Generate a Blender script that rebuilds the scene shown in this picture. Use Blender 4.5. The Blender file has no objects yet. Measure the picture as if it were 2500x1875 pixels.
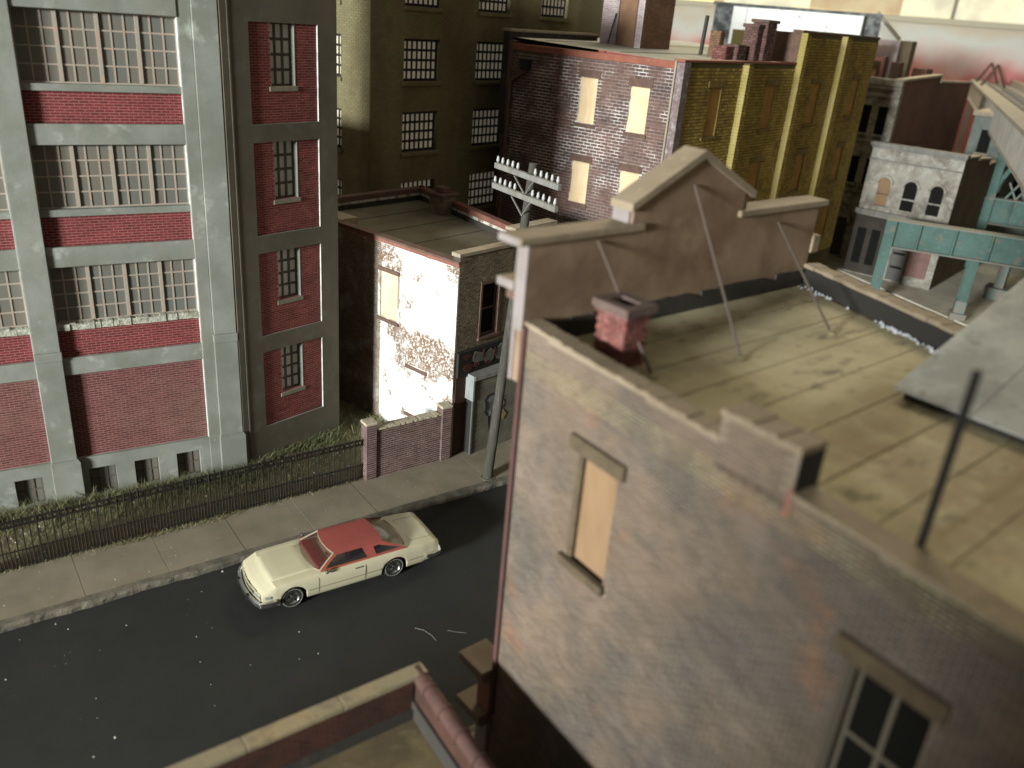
import bpy, math, random
import numpy as np
from mathutils import Vector, Matrix
random.seed(7)
R = math.radians
scn = bpy.context.scene
col = scn.collection

# ------------------------------------------------------------------ camera, world, lamps
CAM_H = 15.885
F_PX, ROLL, PITCH, YAW = 2050.0, R(4.83), R(23.9), R(37.0)
def to_world(v):                       # camera heading frame -> world (street runs along X)
    c, s = math.cos(-YAW), math.sin(-YAW)
    return Vector((c*v[0]-s*v[1], s*v[0]+c*v[1], v[2]))
fwd = to_world((0, math.cos(PITCH), -math.sin(PITCH)))
right0 = to_world((1, 0, 0))
down0 = to_world((0, -math.sin(PITCH), -math.cos(PITCH)))
rx = right0*math.cos(ROLL) - down0*math.sin(ROLL)
dn = right0*math.sin(ROLL) + down0*math.cos(ROLL)
cam_d = bpy.data.cameras.new('camera'); cam = bpy.data.objects.new('camera', cam_d); col.objects.link(cam)
mw = Matrix.Identity(4)
for i in range(3):
    mw[i][0] = rx[i]; mw[i][1] = -dn[i]; mw[i][2] = -fwd[i]
mw[2][3] = CAM_H
cam.matrix_world = mw
cam_d.sensor_width = 36.0; cam_d.lens = 36.0*F_PX/2500.0
cam_d.clip_start = 0.1; cam_d.clip_end = 2000
cam_d.dof.use_dof = True; cam_d.dof.focus_distance = 30.0; cam_d.dof.aperture_fstop = 0.20
scn.camera = cam
def project(P):
    v = Vector(P) - Vector((0, 0, CAM_H)); z = v.dot(fwd)
    if z <= .1: return None
    return (1250+F_PX*v.dot(rx)/z, 937.5+F_PX*v.dot(dn)/z, z)
def seen(P, m=20):
    p = project(P)
    return p is not None and -m < p[0] < 2500+m and -m < p[1] < 1875+m

world = bpy.data.worlds.new('World'); scn.world = world; world.use_nodes = True
bg = world.node_tree.nodes['Background']
bg.inputs['Color'].default_value = (0.97, 0.88, 0.68, 1); bg.inputs['Strength'].default_value = 0.215

# the room's main window, far up the street to the left: one big soft daylight lamp
AZ, EL, DIST = R(180+18.5), R(10), 120.0
aim = Vector((14, 25, 6))
ld = bpy.data.lights.new('window_daylight', 'AREA'); ld.shape = 'RECTANGLE'; ld.size = 19; ld.size_y = 9
ld.color = (0.97, 1.0, 0.955); ld.energy = 330000
lo = bpy.data.objects.new('window_daylight', ld); col.objects.link(lo)
ldir = Vector((math.cos(AZ)*math.cos(EL), math.sin(AZ)*math.cos(EL), math.sin(EL)))
lo.location = aim + ldir*DIST
lo.rotation_euler = (-ldir).to_track_quat('-Z', 'Y').to_euler()

# warm window behind the far right of the layout, and a second daylight window beamed over the roofs
def window_lamp(name, az, el, dist, target, sx, sy, colour, watts, spread=180):
    l = bpy.data.lights.new(name, 'AREA'); l.shape = 'RECTANGLE'; l.size = sx; l.size_y = sy; l.color = colour; l.energy = watts; l.spread = R(spread)
    o = bpy.data.objects.new(name, l); col.objects.link(o)
    d = Vector((math.cos(R(az))*math.cos(R(el)), math.sin(R(az))*math.cos(R(el)), math.sin(R(el))))
    o.location = Vector(target)+d*dist; o.rotation_euler = (-d).to_track_quat('-Z', 'Y').to_euler()
window_lamp('warm_window', 36, 31, 140, (18, 18, 8), 70, 40, (1.0, .87, .60), 150000)
window_lamp('roof_window', 203, 17, 80, (62, 52, 15.5), 8, 6, (.95, 1.0, .97), 900, 22)
scn.view_settings.view_transform = 'Standard'; scn.view_settings.look = 'None'
scn.view_settings.exposure = 0.0; scn.view_settings.gamma = 1.0
scn.cycles.max_bounces = 6; scn.cycles.diffuse_bounces = 3; scn.cycles.glossy_bounces = 3
scn.cycles.transparent_max_bounces = 8
try: scn.cycles.use_denoising = True
except Exception: pass

# ------------------------------------------------------------------ materials
def srgb(r, g, b):
    f = lambda c: (c/255/12.92) if c/255 <= .04045 else ((c/255+.055)/1.055)**2.4
    return (f(r), f(g), f(b))
MATS = {}
def mat(name, c, rough=.85, layers=(), bump=0, bscale=30, metal=0, spec=.3, rnd=0, emit=None, alpha=None):
    """layers: (colour, scale, lo, hi, amount, (sx,sy,sz))"""
    m = bpy.data.materials.new(name); m.use_nodes = True; MATS[name] = m
    nt = m.node_tree; N = nt.nodes; L = nt.links
    b = N['Principled BSDF']
    b.inputs['Roughness'].default_value = rough; b.inputs['Metallic'].default_value = metal
    b.inputs['Specular IOR Level'].default_value = spec
    geo = N.new('ShaderNodeNewGeometry')
    cur = N.new('ShaderNodeRGB'); cur.outputs[0].default_value = (*c, 1); out = cur.outputs[0]
    for k, ly in enumerate(layers):
        lc, sc, lo_, hi_, am = ly[:5]; st = ly[5] if len(ly) > 5 else (1, 1, 1)
        mp = N.new('ShaderNodeMapping'); mp.inputs['Scale'].default_value = st
        mp.inputs['Location'].default_value = (k*13.7, k*7.1, k*3.3)
        L.new(geo.outputs['Position'], mp.inputs['Vector'])
        nz = N.new('ShaderNodeTexNoise'); nz.inputs['Scale'].default_value = sc
        nz.inputs['Detail'].default_value = 6; nz.inputs['Roughness'].default_value = .62
        L.new(mp.outputs[0], nz.inputs['Vector'])
        mr = N.new('ShaderNodeMapRange'); mr.inputs['From Min'].default_value = lo_; mr.inputs['From Max'].default_value = hi_
        mr.inputs['To Max'].default_value = am; mr.clamp = True
        L.new(nz.outputs['Fac'], mr.inputs['Value'])
        mx = N.new('ShaderNodeMix'); mx.data_type = 'RGBA'
        L.new(mr.outputs[0], mx.inputs['Factor']); L.new(out, mx.inputs['A']); mx.inputs['B'].default_value = (*lc, 1)
        out = mx.outputs['Result']
    if rnd:
        oi = N.new('ShaderNodeObjectInfo'); ad = N.new('ShaderNodeMath'); ad.operation = 'ADD'
        L.new(oi.outputs['Random'], ad.inputs[0]); L.new(geo.outputs['Random Per Island'], ad.inputs[1])
        fr = N.new('ShaderNodeMath'); fr.operation = 'FRACT'; L.new(ad.outputs[0], fr.inputs[0])
        m2 = N.new('ShaderNodeMapRange'); m2.inputs['To Min'].default_value = 1-rnd; m2.inputs['To Max'].default_value = 1+rnd
        L.new(fr.outputs[0], m2.inputs['Value'])
        hs = N.new('ShaderNodeHueSaturation'); L.new(m2.outputs[0], hs.inputs['Value']); L.new(out, hs.inputs['Color'])
        out = hs.outputs[0]
    L.new(out, b.inputs['Base Color'])
    if bump:
        nz = N.new('ShaderNodeTexNoise'); nz.inputs['Scale'].default_value = bscale; nz.inputs['Detail'].default_value = 5
        L.new(geo.outputs['Position'], nz.inputs['Vector'])
        bp = N.new('ShaderNodeBump'); bp.inputs['Strength'].default_value = bump; bp.inputs['Distance'].default_value = .03
        L.new(nz.outputs['Fac'], bp.inputs['Height']); L.new(bp.outputs[0], b.inputs['Normal'])
    if emit:
        b.inputs['Emission Color'].default_value = (*emit[0], 1); b.inputs['Emission Strength'].default_value = emit[1]
        L.new(out, b.inputs['Emission Color'])
    if alpha is not None:
        b.inputs['Alpha'].default_value = alpha
    return m
S = (1, 1, .12)     # streaks run down the wall
CHALK = (.62, .66, .62)
mat('asphalt', (.019, .0205, .0205), .8, [((.026, .026, .025), .4, .4, .7, .8), ((.014, .015, .015), 2, .5, .75, .5), ((.11, .11, .10), 60, .68, .74, .5)], .25, 80, spec=.25)
mat('pavement', (.235, .205, .155), .95, [((.17, .15, .11), .7, .42, .65, .8), ((.33, .30, .25), 40, .55, .75, .5), ((.12, .11, .08), 70, .6, .72, .5)], .3, 130, spec=.05)
mat('kerb', (.15, .135, .105), .95, [((.06, .055, .042), 2.2, .4, .62, .8), ((.3, .28, .24), 30, .55, .75, .5)], .8, 25)
mat('soil', (.125, .108, .06), 1, [((.19, .165, .10), 6, .45, .65, .8), ((.11, .105, .05), 1.5, .45, .6, .8), ((.34, .30, .22), 30, .66, .75, .6)], .8, 30)
mat('pale_paving', (.50, .47, .39), .95, [((.36, .33, .26), .35, .42, .6, .8), ((.58, .56, .5), 2, .5, .7, .6)], .3, 20)
mat('ground', (.32, .30, .24), .95, [((.15, .14, .10), .3, .42, .6, .8), ((.34, .33, .29), 2, .5, .7, .6)], .3, 20)
mat('grass', (.145, .155, .075), .9, [((.21, .195, .105), .9, .4, .62, .9), ((.09, .11, .045), 2.5, .45, .65, .7)], rnd=.35)
mat('dry_grass', (.24, .21, .11), .9, [((.14, .15, .06), 1.5, .4, .62, .8)], rnd=.35)
mat('grit', (.50, .49, .45), .8, rnd=.2)
mat('concrete', (.222, .230, .206), .85, [((.15, .16, .135), .6, .38, .60, .85), ((.20, .195, .155), 1.6, .5, .7, .6, S), (CHALK, 1.1, .585, .80, .5), (CHALK, 30, .60, .75, .15)], .25, 35)
mat('lit_chalk', (.50, .52, .49), .9, [((.30, .31, .28), 3, .45, .62, .8)])  # chalky wear, whitened further to carry the window light on reveals
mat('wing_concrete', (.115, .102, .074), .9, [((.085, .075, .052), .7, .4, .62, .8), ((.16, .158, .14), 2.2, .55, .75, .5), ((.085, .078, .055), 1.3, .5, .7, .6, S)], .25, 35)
mat('dark_concrete', (.235, .225, .175), .9, [((.17, .16, .12), .7, .4, .62, .8), ((.27, .27, .24), 2.2, .55, .75, .5), ((.14, .13, .09), 1.3, .5, .7, .6, S)], .25, 35)
mat('concrete_chipped', (.40, .40, .34), .9, [((.2, .19, .15), 7, .45, .6, .8), (CHALK, 12, .55, .68, .6)], .8, 22)
mat('red_brick', (.14, .018, .022), .8, [((.12, .017, .021), 1.2, .42, .6, .7), ((.22, .05, .052), 9, .55, .75, .5)], .15, 60, rnd=.22)
mat('plum_brick', (.095, .034, .035), .85, [((.115, .036, .04), 1.0, .42, .6, .7), ((.17, .08, .078), 9, .55, .75, .5), ((.12, .09, .07), .5, .45, .7, .5)], .15, 60, rnd=.22)
mat('red_mortar', (.31, .15, .13), .95, [((.23, .105, .09), 1.2, .4, .65, .7)])
mat('dark_red_brick', (.17, .034, .032), .85, [((.11, .026, .025), 1.2, .42, .6, .7), ((.24, .09, .08), 8, .55, .75, .4)], .15, 60, rnd=.25)
mat('muntin', (.31, .27, .225), .8, [((.40, .24, .18), 5, .5, .66, .8), ((.28, .25, .21), 8, .45, .65, .7)], .2, 60)
mat('dark_muntin', (.085, .075, .06), .8, [((.13, .12, .10), 6, .5, .7, .6)])
mat('pane', (.145, .133, .11), .38, [((.125, .13, .12), .55, .4, .62, .8)], spec=.25)
mat('wing_pane', (.36, .34, .28), .4, [((.27, .27, .23), 1.2, .42, .6, .7)], spec=.3, emit=((.4, .4, .3), .07))
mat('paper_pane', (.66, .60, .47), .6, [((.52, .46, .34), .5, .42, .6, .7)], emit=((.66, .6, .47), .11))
mat('dark_pane', (.010, .010, .009), .6, spec=.03)
mat('dark_sash', (.075, .065, .048), .8)
mat('tan_sash', (.14, .12, .09), .8)
mat('iron', (.010, .008, .006), .7, [((.035, .024, .016), 5, .5, .7, .8)])
mat('pier_brick', (.105, .058, .055), .9, [((.07, .04, .036), 1.8, .42, .62, .7), ((.20, .13, .12), 14, .60, .76, .4)], .4, 50, rnd=.3)
mat('pier_mortar', (.36, .28, .26), .95, [((.20, .15, .135), 2.2, .4, .62, .8)])
mat('pier_cap', (.42, .37, .28), .95, [((.25, .22, .16), 4, .45, .65, .7), ((.6, .56, .5), 20, .58, .72, .6)], .6, 30)
# whitewashed wall: flaking white paint over brown brick
mat('whitewash_brick', (.20, .125, .085), .9, [((.80, .81, .79), .42, .43, .49, 1), ((.17, .105, .07), 1.5, .585, .66, .9), ((.80, .81, .79), 9, .50, .57, .7), ((.15, .10, .075), 24, .58, .66, .5), ((.12, .10, .08), .8, .55, .75, .35, S)], .3, 40, rnd=.10)
mat('shaded_brick', (.17, .12, .085), .9, [((.36, .34, .30), .8, .50, .62, .7), ((.12, .09, .065), 1.5, .5, .64, .8), ((.42, .40, .37), 12, .56, .64, .5)], .3, 40, rnd=.15)  # darker copy of the whitewashed brick, with the wing's shadow put into its colour
mat('whitewash_mortar', (.30, .24, .19), .95, [((.80, .81, .79), .5, .42, .48, .9), ((.25, .19, .14), 1.6, .53, .6, .8)])
mat('taupe_brick', (.20, .165, .115), .9, [((.13, .10, .07), .9, .42, .6, .8), ((.27, .23, .17), 9, .55, .72, .5)], .2, 50, rnd=.2)
mat('taupe_mortar', (.085, .07, .05), .95, [((.05, .04, .03), 1.2, .4, .65, .7)])
mat('red_coping', (.25, .105, .082), .8, [((.17, .075, .056), 1.4, .42, .6, .7), ((.45, .26, .2), 9, .58, .7, .5)], .2, 40)
mat('red_coping_dull', (.20, .085, .065), .8, [((.13, .06, .048), 1.4, .42, .6, .7)], .2, 40)
mat('pale_coping', (.36, .31, .235), .85, [((.24, .20, .15), 2, .42, .62, .7), ((.5, .46, .38), 10, .58, .7, .5)], .3, 40)
mat('roofing', (.165, .15, .11), .95, [((.12, .108, .075), .8, .42, .62, .7), ((.3, .29, .24), 10, .55, .72, .4)], .25, 50)
mat('flashing', (.035, .032, .028), .8, [((.08, .06, .05), 2, .5, .7, .6)])
mat('worn_white', (.50, .48, .43), .9, [((.20, .13, .10), 2.4, .48, .58, .95), ((.3, .2, .16), 14, .55, .65, .7)])
mat('board', (.72, .56, .36), .75, [((.62, .44, .26), 1.5, .42, .62, .6, (1, 1, .3)), ((.82, .70, .5), 6, .5, .7, .5, (1, 1, .2))], .1, 30)
mat('tan_board', (.25, .16, .09), .75, [((.20, .125, .068), 2, .42, .62, .7, (1, 1, .3))], .1, 30)
mat('brown_stone', (.135, .085, .065), .9, [((.09, .055, .045), 4, .42, .62, .7), ((.22, .16, .13), 15, .6, .72, .4)], .3, 40)
mat('dark_lintel', (.105, .08, .05), .9, [((.07, .052, .034), 4, .42, .62, .7)], .3, 40)
mat('oxblood', (.062, .026, .018), .8, [((.035, .018, .013), 2, .4, .6, .8)])
mat('plum_dark_brick', (.135, .080, .068), .8, [((.06, .047, .047), .55, .42, .6, .85), ((.17, .075, .06), .45, .56, .7, .7), ((.17, .12, .115), 10, .56, .72, .5)], .3, 40, rnd=.2)
mat('chalk_mortar', (.25, .20, .185), .95, [((.84, .83, .80), .5, .46, .60, .95), ((.14, .09, .08), 1.1, .50, .64, .85)])
mat('rust_coping', (.26, .092, .062), .8, [((.19, .066, .048), 1.6, .42, .62, .7), ((.5, .28, .22), 12, .58, .7, .5)], .2, 40)
mat('yellow_brick', (.35, .245, .06), .85, [((.24, .165, .04), .8, .42, .62, .8), ((.42, .32, .08), .5, .5, .7, .7), ((.3, .25, .08), 10, .57, .72, .4)], .2, 50, rnd=.22)
mat('yellow_mortar', (.10, .08, .03), .95)
mat('yellow_paint', (.29, .24, .075), .8, [((.36, .30, .13), .6, .42, .62, .8), ((.30, .21, .06), 5, .5, .68, .6), ((.5, .44, .24), 14, .55, .7, .5)], .3, 30)
mat('ochre_board', (.40, .225, .055), .75, [((.26, .14, .035), 1.4, .42, .62, .7)])
mat('ochre_stone', (.22, .16, .05), .9, [((.15, .11, .04), 3, .42, .62, .7)])
mat('roof_gray', (.40, .40, .36), .9, [((.28, .28, .24), .5, .42, .62, .7), ((.56, .56, .52), 1.6, .55, .7, .7, (1, .25, 1))], .2, 30)
mat('olive_wall', (.18, .155, .082), .9, [((.13, .11, .055), .35, .42, .62, .8), ((.24, .215, .13), .5, .5, .7, .6, S), ((.11, .075, .04), .35, .55, .7, .6, (1, 1, .4))], .25, 25, rnd=.08)
mat('olive_mortar', (.13, .115, .065), .95)
mat('corner_brick', (.20, .155, .155), .9, [((.34, .30, .30), 3, .52, .62, .8), ((.12, .08, .08), 6, .5, .62, .7)], .4, 25)
mat('lilac_brick', (.30, .215, .225), .85, [((.22, .15, .15), 1.2, .42, .6, .7)], .2, 50, rnd=.2)
mat('white_mortar', (.70, .68, .68), .95, [((.45, .4, .4), 2, .45, .62, .7)])
mat('brown_brick', (.20, .115, .07), .85, [((.15, .085, .05), 1.2, .42, .6, .7)], .2, 50, rnd=.2)
mat('plum_door', (.165, .135, .205), .6, [((.165, .125, .15), .8, .42, .62, .7)])
mat('chimney_brick', (.14, .075, .068), .9, [((.09, .05, .047), 2, .42, .62, .8), ((.28, .19, .18), 10, .58, .72, .5)], .5, 30, rnd=.25)
mat('cap_brick', (.12, .085, .075), .9, [((.09, .06, .05), 3, .42, .62, .8), ((.20, .17, .16), 6, .56, .7, .6)], .5, 30)
mat('red_chimney_brick', (.20, .075, .065), .9, [((.13, .05, .045), 3, .42, .62, .8), ((.36, .24, .22), 6, .56, .7, .7)], .5, 30, rnd=.2)
mat('weathered_gray', (.20, .195, .185), .85, [((.14, .13, .11), 3, .42, .62, .8, S), ((.27, .27, .26), 12, .55, .7, .5)], .3, 30)
mat('pole_wood', (.062, .057, .048), .85, [((.042, .038, .031), 2.5, .4, .62, .8, S), ((.15, .145, .13), 14, .55, .7, .5, S)], .3, 30)
mat('insulator', (.36, .37, .37), .35)
mat('sign_white', (.24, .26, .26), .7, [((.18, .195, .19), 3, .45, .65, .7)])
mat('siding', (.15, .14, .11), .8, [((.10, .095, .07), 1.5, .42, .62, .7)])
mat('mural_gray', (.12, .115, .098), .8, [((.16, .155, .135), 3, .5, .65, .7)])
mat('mural_red', (.075, .024, .02), .8)
mat('post_gray', (.085, .09, .088), .7)
mat('mural_black', (.022, .02, .018), .8)
mat('mural_blue', (.10, .13, .145), .8, [((.16, .15, .12), 4, .45, .6, .8)])
mat('mural_tan', (.24, .18, .10), .8)
# foreground building
mat('mauve_brick', (.142, .104, .077), .85, [((.066, .06, .056), .42, .47, .60, .8), ((.19, .095, .055), .55, .58, .68, .75), ((.16, .128, .112), .9, .54, .68, .6), ((.11, .082, .05), .25, .50, .62, .4)], .2, 40, rnd=.12)
mat('mauve_mortar', (.27, .22, .172), .95, [((.16, .125, .09), .5, .42, .6, .8)])
mat('plywood_brown', (.235, .165, .112), .8, [((.145, .092, .058), .5, .42, .6, .85), ((.29, .205, .14), 1.0, .5, .68, .7), ((.10, .06, .035), .9, .55, .72, .5, (1, 1, .25)), ((.09, .06, .04), 9, .66, .74, .7)], .1, 20)
mat('coping_tan', (.25, .20, .14), .8, [((.18, .14, .095), 1.2, .42, .62, .7), ((.33, .27, .185), 6, .52, .7, .5)], .15, 30)
mat('facade_paint', (.235, .205, .20), .8, [((.18, .155, .145), 2, .42, .62, .7)], .15, 30)
mat('bracket_wood', (.17, .13, .095), .8, [((.12, .09, .065), 3, .42, .62, .7, (1, .3, 1))], .15, 30)
mat('salmon_paint', (.20, .10, .07), .8, [((.20, .10, .07), 3, .42, .62, .7)])
mat('drain_red', (.085, .04, .035), .7, [((.06, .03, .027), 2, .42, .62, .7)])
mat('ochre_roofing', (.43, .38, .25), .9, [((.33, .285, .185), .55, .42, .6, .8), ((.24, .175, .11), .22, .54, .64, .6), ((.50, .46, .31), 1.4, .5, .68, .6), ((.10, .09, .06), .85, .585, .69, .75, (1, 2.2, 1)), ((.15, .135, .085), 2.2, .60, .70, .6, (1, 2.0, 1)), ((.5, .46, .32), 14, .58, .72, .4)], .2, 20)
mat('old_roofing', (.15, .115, .06), .9, [((.09, .07, .04), .7, .42, .6, .85), ((.22, .17, .09), 1.6, .52, .68, .6)], .2, 20)
mat('grimy_coping', (.22, .19, .125), .85, [((.30, .23, .13), .25, .46, .60, .9), ((.12, .10, .075), 1.8, .52, .66, .7), ((.32, .29, .22), 9, .58, .7, .4)], .3, 25)
mat('tar', (.16, .14, .08), .8, [((.34, .30, .17), 1.7, .42, .55, .9)])
mat('skylight_metal', (.33, .335, .31), .65, [((.19, .193, .18), .7, .42, .60, .85), ((.32, .33, .315), 2.2, .52, .7, .6), ((.11, .11, .10), 3, .58, .70, .7)], .1, 15, spec=.25)
mat('black_pipe', (.016, .015, .013), .55)
mat('rod', (.085, .065, .052), .8)
mat('snow_flake_paint', (.50, .52, .56), .8, [((.34, .36, .40), 5, .42, .62, .7)], .6, 20)
mat('rust_brown_wall', (.065, .030, .018), .85, [((.10, .05, .028), .9, .45, .65, .7)], .2, 30)
mat('clay_tile', (.082, .042, .036), .8, [((.058, .03, .026), 2.5, .42, .62, .8), ((.12, .07, .06), 8, .56, .7, .5)], .25, 25)
# right-hand background
mat('teal_paint', (.082, .145, .132), .7, [((.058, .108, .098), .8, .42, .62, .7), ((.20, .15, .11), 1.6, .58, .66, .8), ((.14, .26, .235), 5, .56, .7, .5)], .15, 25)
mat('rust_flange', (.22, .19, .165), .8, [((.12, .22, .2), 1.6, .45, .6, .7)])
mat('limewash', (.30, .285, .25), .9, [((.15, .13, .105), .7, .44, .6, .85), ((.42, .41, .38), 2.5, .5, .66, .7), ((.25, .2, .15), 2.2, .60, .7, .6, S)], .4, 12)
mat('dark_side_brick', (.12, .09, .055), .9, [((.08, .06, .035), .5, .42, .62, .8)], .2, 20, rnd=.2)
mat('cocoa_brick', (.155, .082, .058), .9, [((.11, .058, .042), .4, .42, .62, .8)], .2, 20, rnd=.15)
mat('stone_gray', (.27, .25, .21), .9, [((.12, .11, .09), 1.1, .45, .6, .85), ((.45, .44, .40), 2.4, .54, .68, .7)], .6, 8)
mat('dusk_shop', (.035, .03, .025), .8, [((.06, .05, .04), 1.4, .45, .65, .7)])
mat('steel_gray', (.25, .235, .21), .8, [((.19, .175, .15), .6, .42, .62, .7), ((.30, .24, .19), 2, .55, .7, .6)])
mat('sleeper', (.15, .14, .14), .9, [((.22, .21, .2), 4, .5, .65, .7)])
mat('slate_wall', (.16, .18, .165), .9, [((.10, .115, .105), .6, .45, .62, .8), ((.25, .26, .24), 2, .55, .7, .5)])
mat('lavender_wall', (.46, .42, .46), .85, [((.55, .45, .45), .4, .42, .62, .8)])
mat('shop_gray', (.10, .093, .09), .8, [((.12, .11, .105), 1.2, .42, .62, .7)])
mat('dull_red', (.20, .10, .09), .8, [((.14, .075, .068), 2, .42, .62, .7)])
mat('pink_wall', (.50, .27, .25), .85, [((.42, .22, .2), .5, .42, .62, .8)])
mat('white_wall', (.88, .89, .87), .9, [((.10, .115, .13), .8, .57, .63, .9), ((.78, .8, .78), 1.5, .5, .7, .6)])
mat('slate_edge', (.06, .062, .064), .8, [((.22, .23, .23), 1.5, .45, .62, .8)])
mat('beige_post', (.24, .225, .185), .8)
# car
mat('cream_paint', (.51, .475, .335), .36, [((.475, .44, .31), 1.5, .42, .62, .5)], spec=.5)
mat('cream_lower', (.50, .47, .33), .4, spec=.5)
mat('red_vinyl', (.28, .066, .056), .65, [((.25, .058, .05), 3, .42, .62, .6)], .08, 200)
mat('red_trim', (.29, .075, .045), .4, spec=.5)
mat('chrome', (.80, .81, .80), .28, metal=1)
mat('dull_chrome', (.42, .42, .40), .3, metal=1)
mat('tyre', (.018, .018, .017), .8)
mat('whitewall', (.30, .30, .28), .7)
mat('black_grille', (.015, .015, .014), .5)
mat('headlamp', (.20, .21, .20), .15, spec=.6)
mat('red_lens', (.42, .03, .02), .25, spec=.6)
mat('red_interior', (.15, .026, .023), .7)
mat('seam', (.04, .035, .02), .9)
mat('soft_seam', (.22, .20, .12), .7)
mat('tinted_glass', (.09, .03, .025), .08, spec=.5, alpha=.38)
mat('rear_glass', (.20, .16, .09), .08, spec=.5, alpha=.45)
mat('side_glass', (.02, .02, .025), .06, spec=.6, alpha=.55)
mat('shirt_blue', (.42, .52, .62), .7)
mat('skin', (.50, .33, .25), .6)
mat('hair', (.05, .035, .025), .8)

def paint_backdrop():
    """hazy hand-painted clouds over a red-pink skyline"""
    m = bpy.data.materials.new('painted_backdrop'); m.use_nodes = True; MATS['painted_backdrop'] = m
    N = m.node_tree.nodes; L = m.node_tree.links; b = N['Principled BSDF']; b.inputs['Roughness'].default_value = .9
    tc = N.new('ShaderNodeTexCoord'); sp = N.new('ShaderNodeSeparateXYZ'); L.new(tc.outputs['Object'], sp.inputs[0])
    nz = N.new('ShaderNodeTexNoise'); nz.inputs['Scale'].default_value = .11; nz.inputs['Detail'].default_value = 3
    L.new(tc.outputs['Object'], nz.inputs['Vector'])
    a = N.new('ShaderNodeMath'); a.operation = 'MULTIPLY_ADD'; L.new(nz.outputs['Fac'], a.inputs[0]); a.inputs[1].default_value = 10
    L.new(sp.outputs['Z'], a.inputs[2])
    mr = N.new('ShaderNodeMapRange'); mr.inputs['From Min'].default_value = -2.6; mr.inputs['From Max'].default_value = 12; L.new(a.outputs[0], mr.inputs['Value'])
    cr = N.new('ShaderNodeValToRGB'); e = cr.color_ramp.elements
    e[0].position = .0; e[0].color = (.40, .14, .13, 1); e[1].position = 1; e[1].color = (.62, .56, .46, 1)
    for p, c in ((.30, (.58, .15, .15)), (.42, (.70, .30, .29)), (.54, (.74, .62, .60)), (.66, (.72, .74, .72)), (.78, (.68, .62, .52))):
        x = e.new(p); x.color = (*c, 1)
    L.new(mr.outputs[0], cr.inputs[0]); L.new(cr.outputs[0], b.inputs['Base Color'])
paint_backdrop()
mat('lit_cream', (1.0, .94, .66), .5, [((.70, .66, .50), .09, .50, .62, .9), ((.85, .88, .9), .05, .55, .7, .8)], emit=((1, .95, .7), .62))
mat('lit_yellow', (.95, .80, .26), .5, [((1, .93, .6), .06, .5, .65, .8)], emit=((1, .9, .4), 1.3))
mat('orange_curtain', (.66, .50, .30), .8, [((.80, .66, .42), .12, .45, .6, .8)], emit=((.75, .5, .3), .5))
mat('room_paint', (.55, .52, .42), .9)

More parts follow.
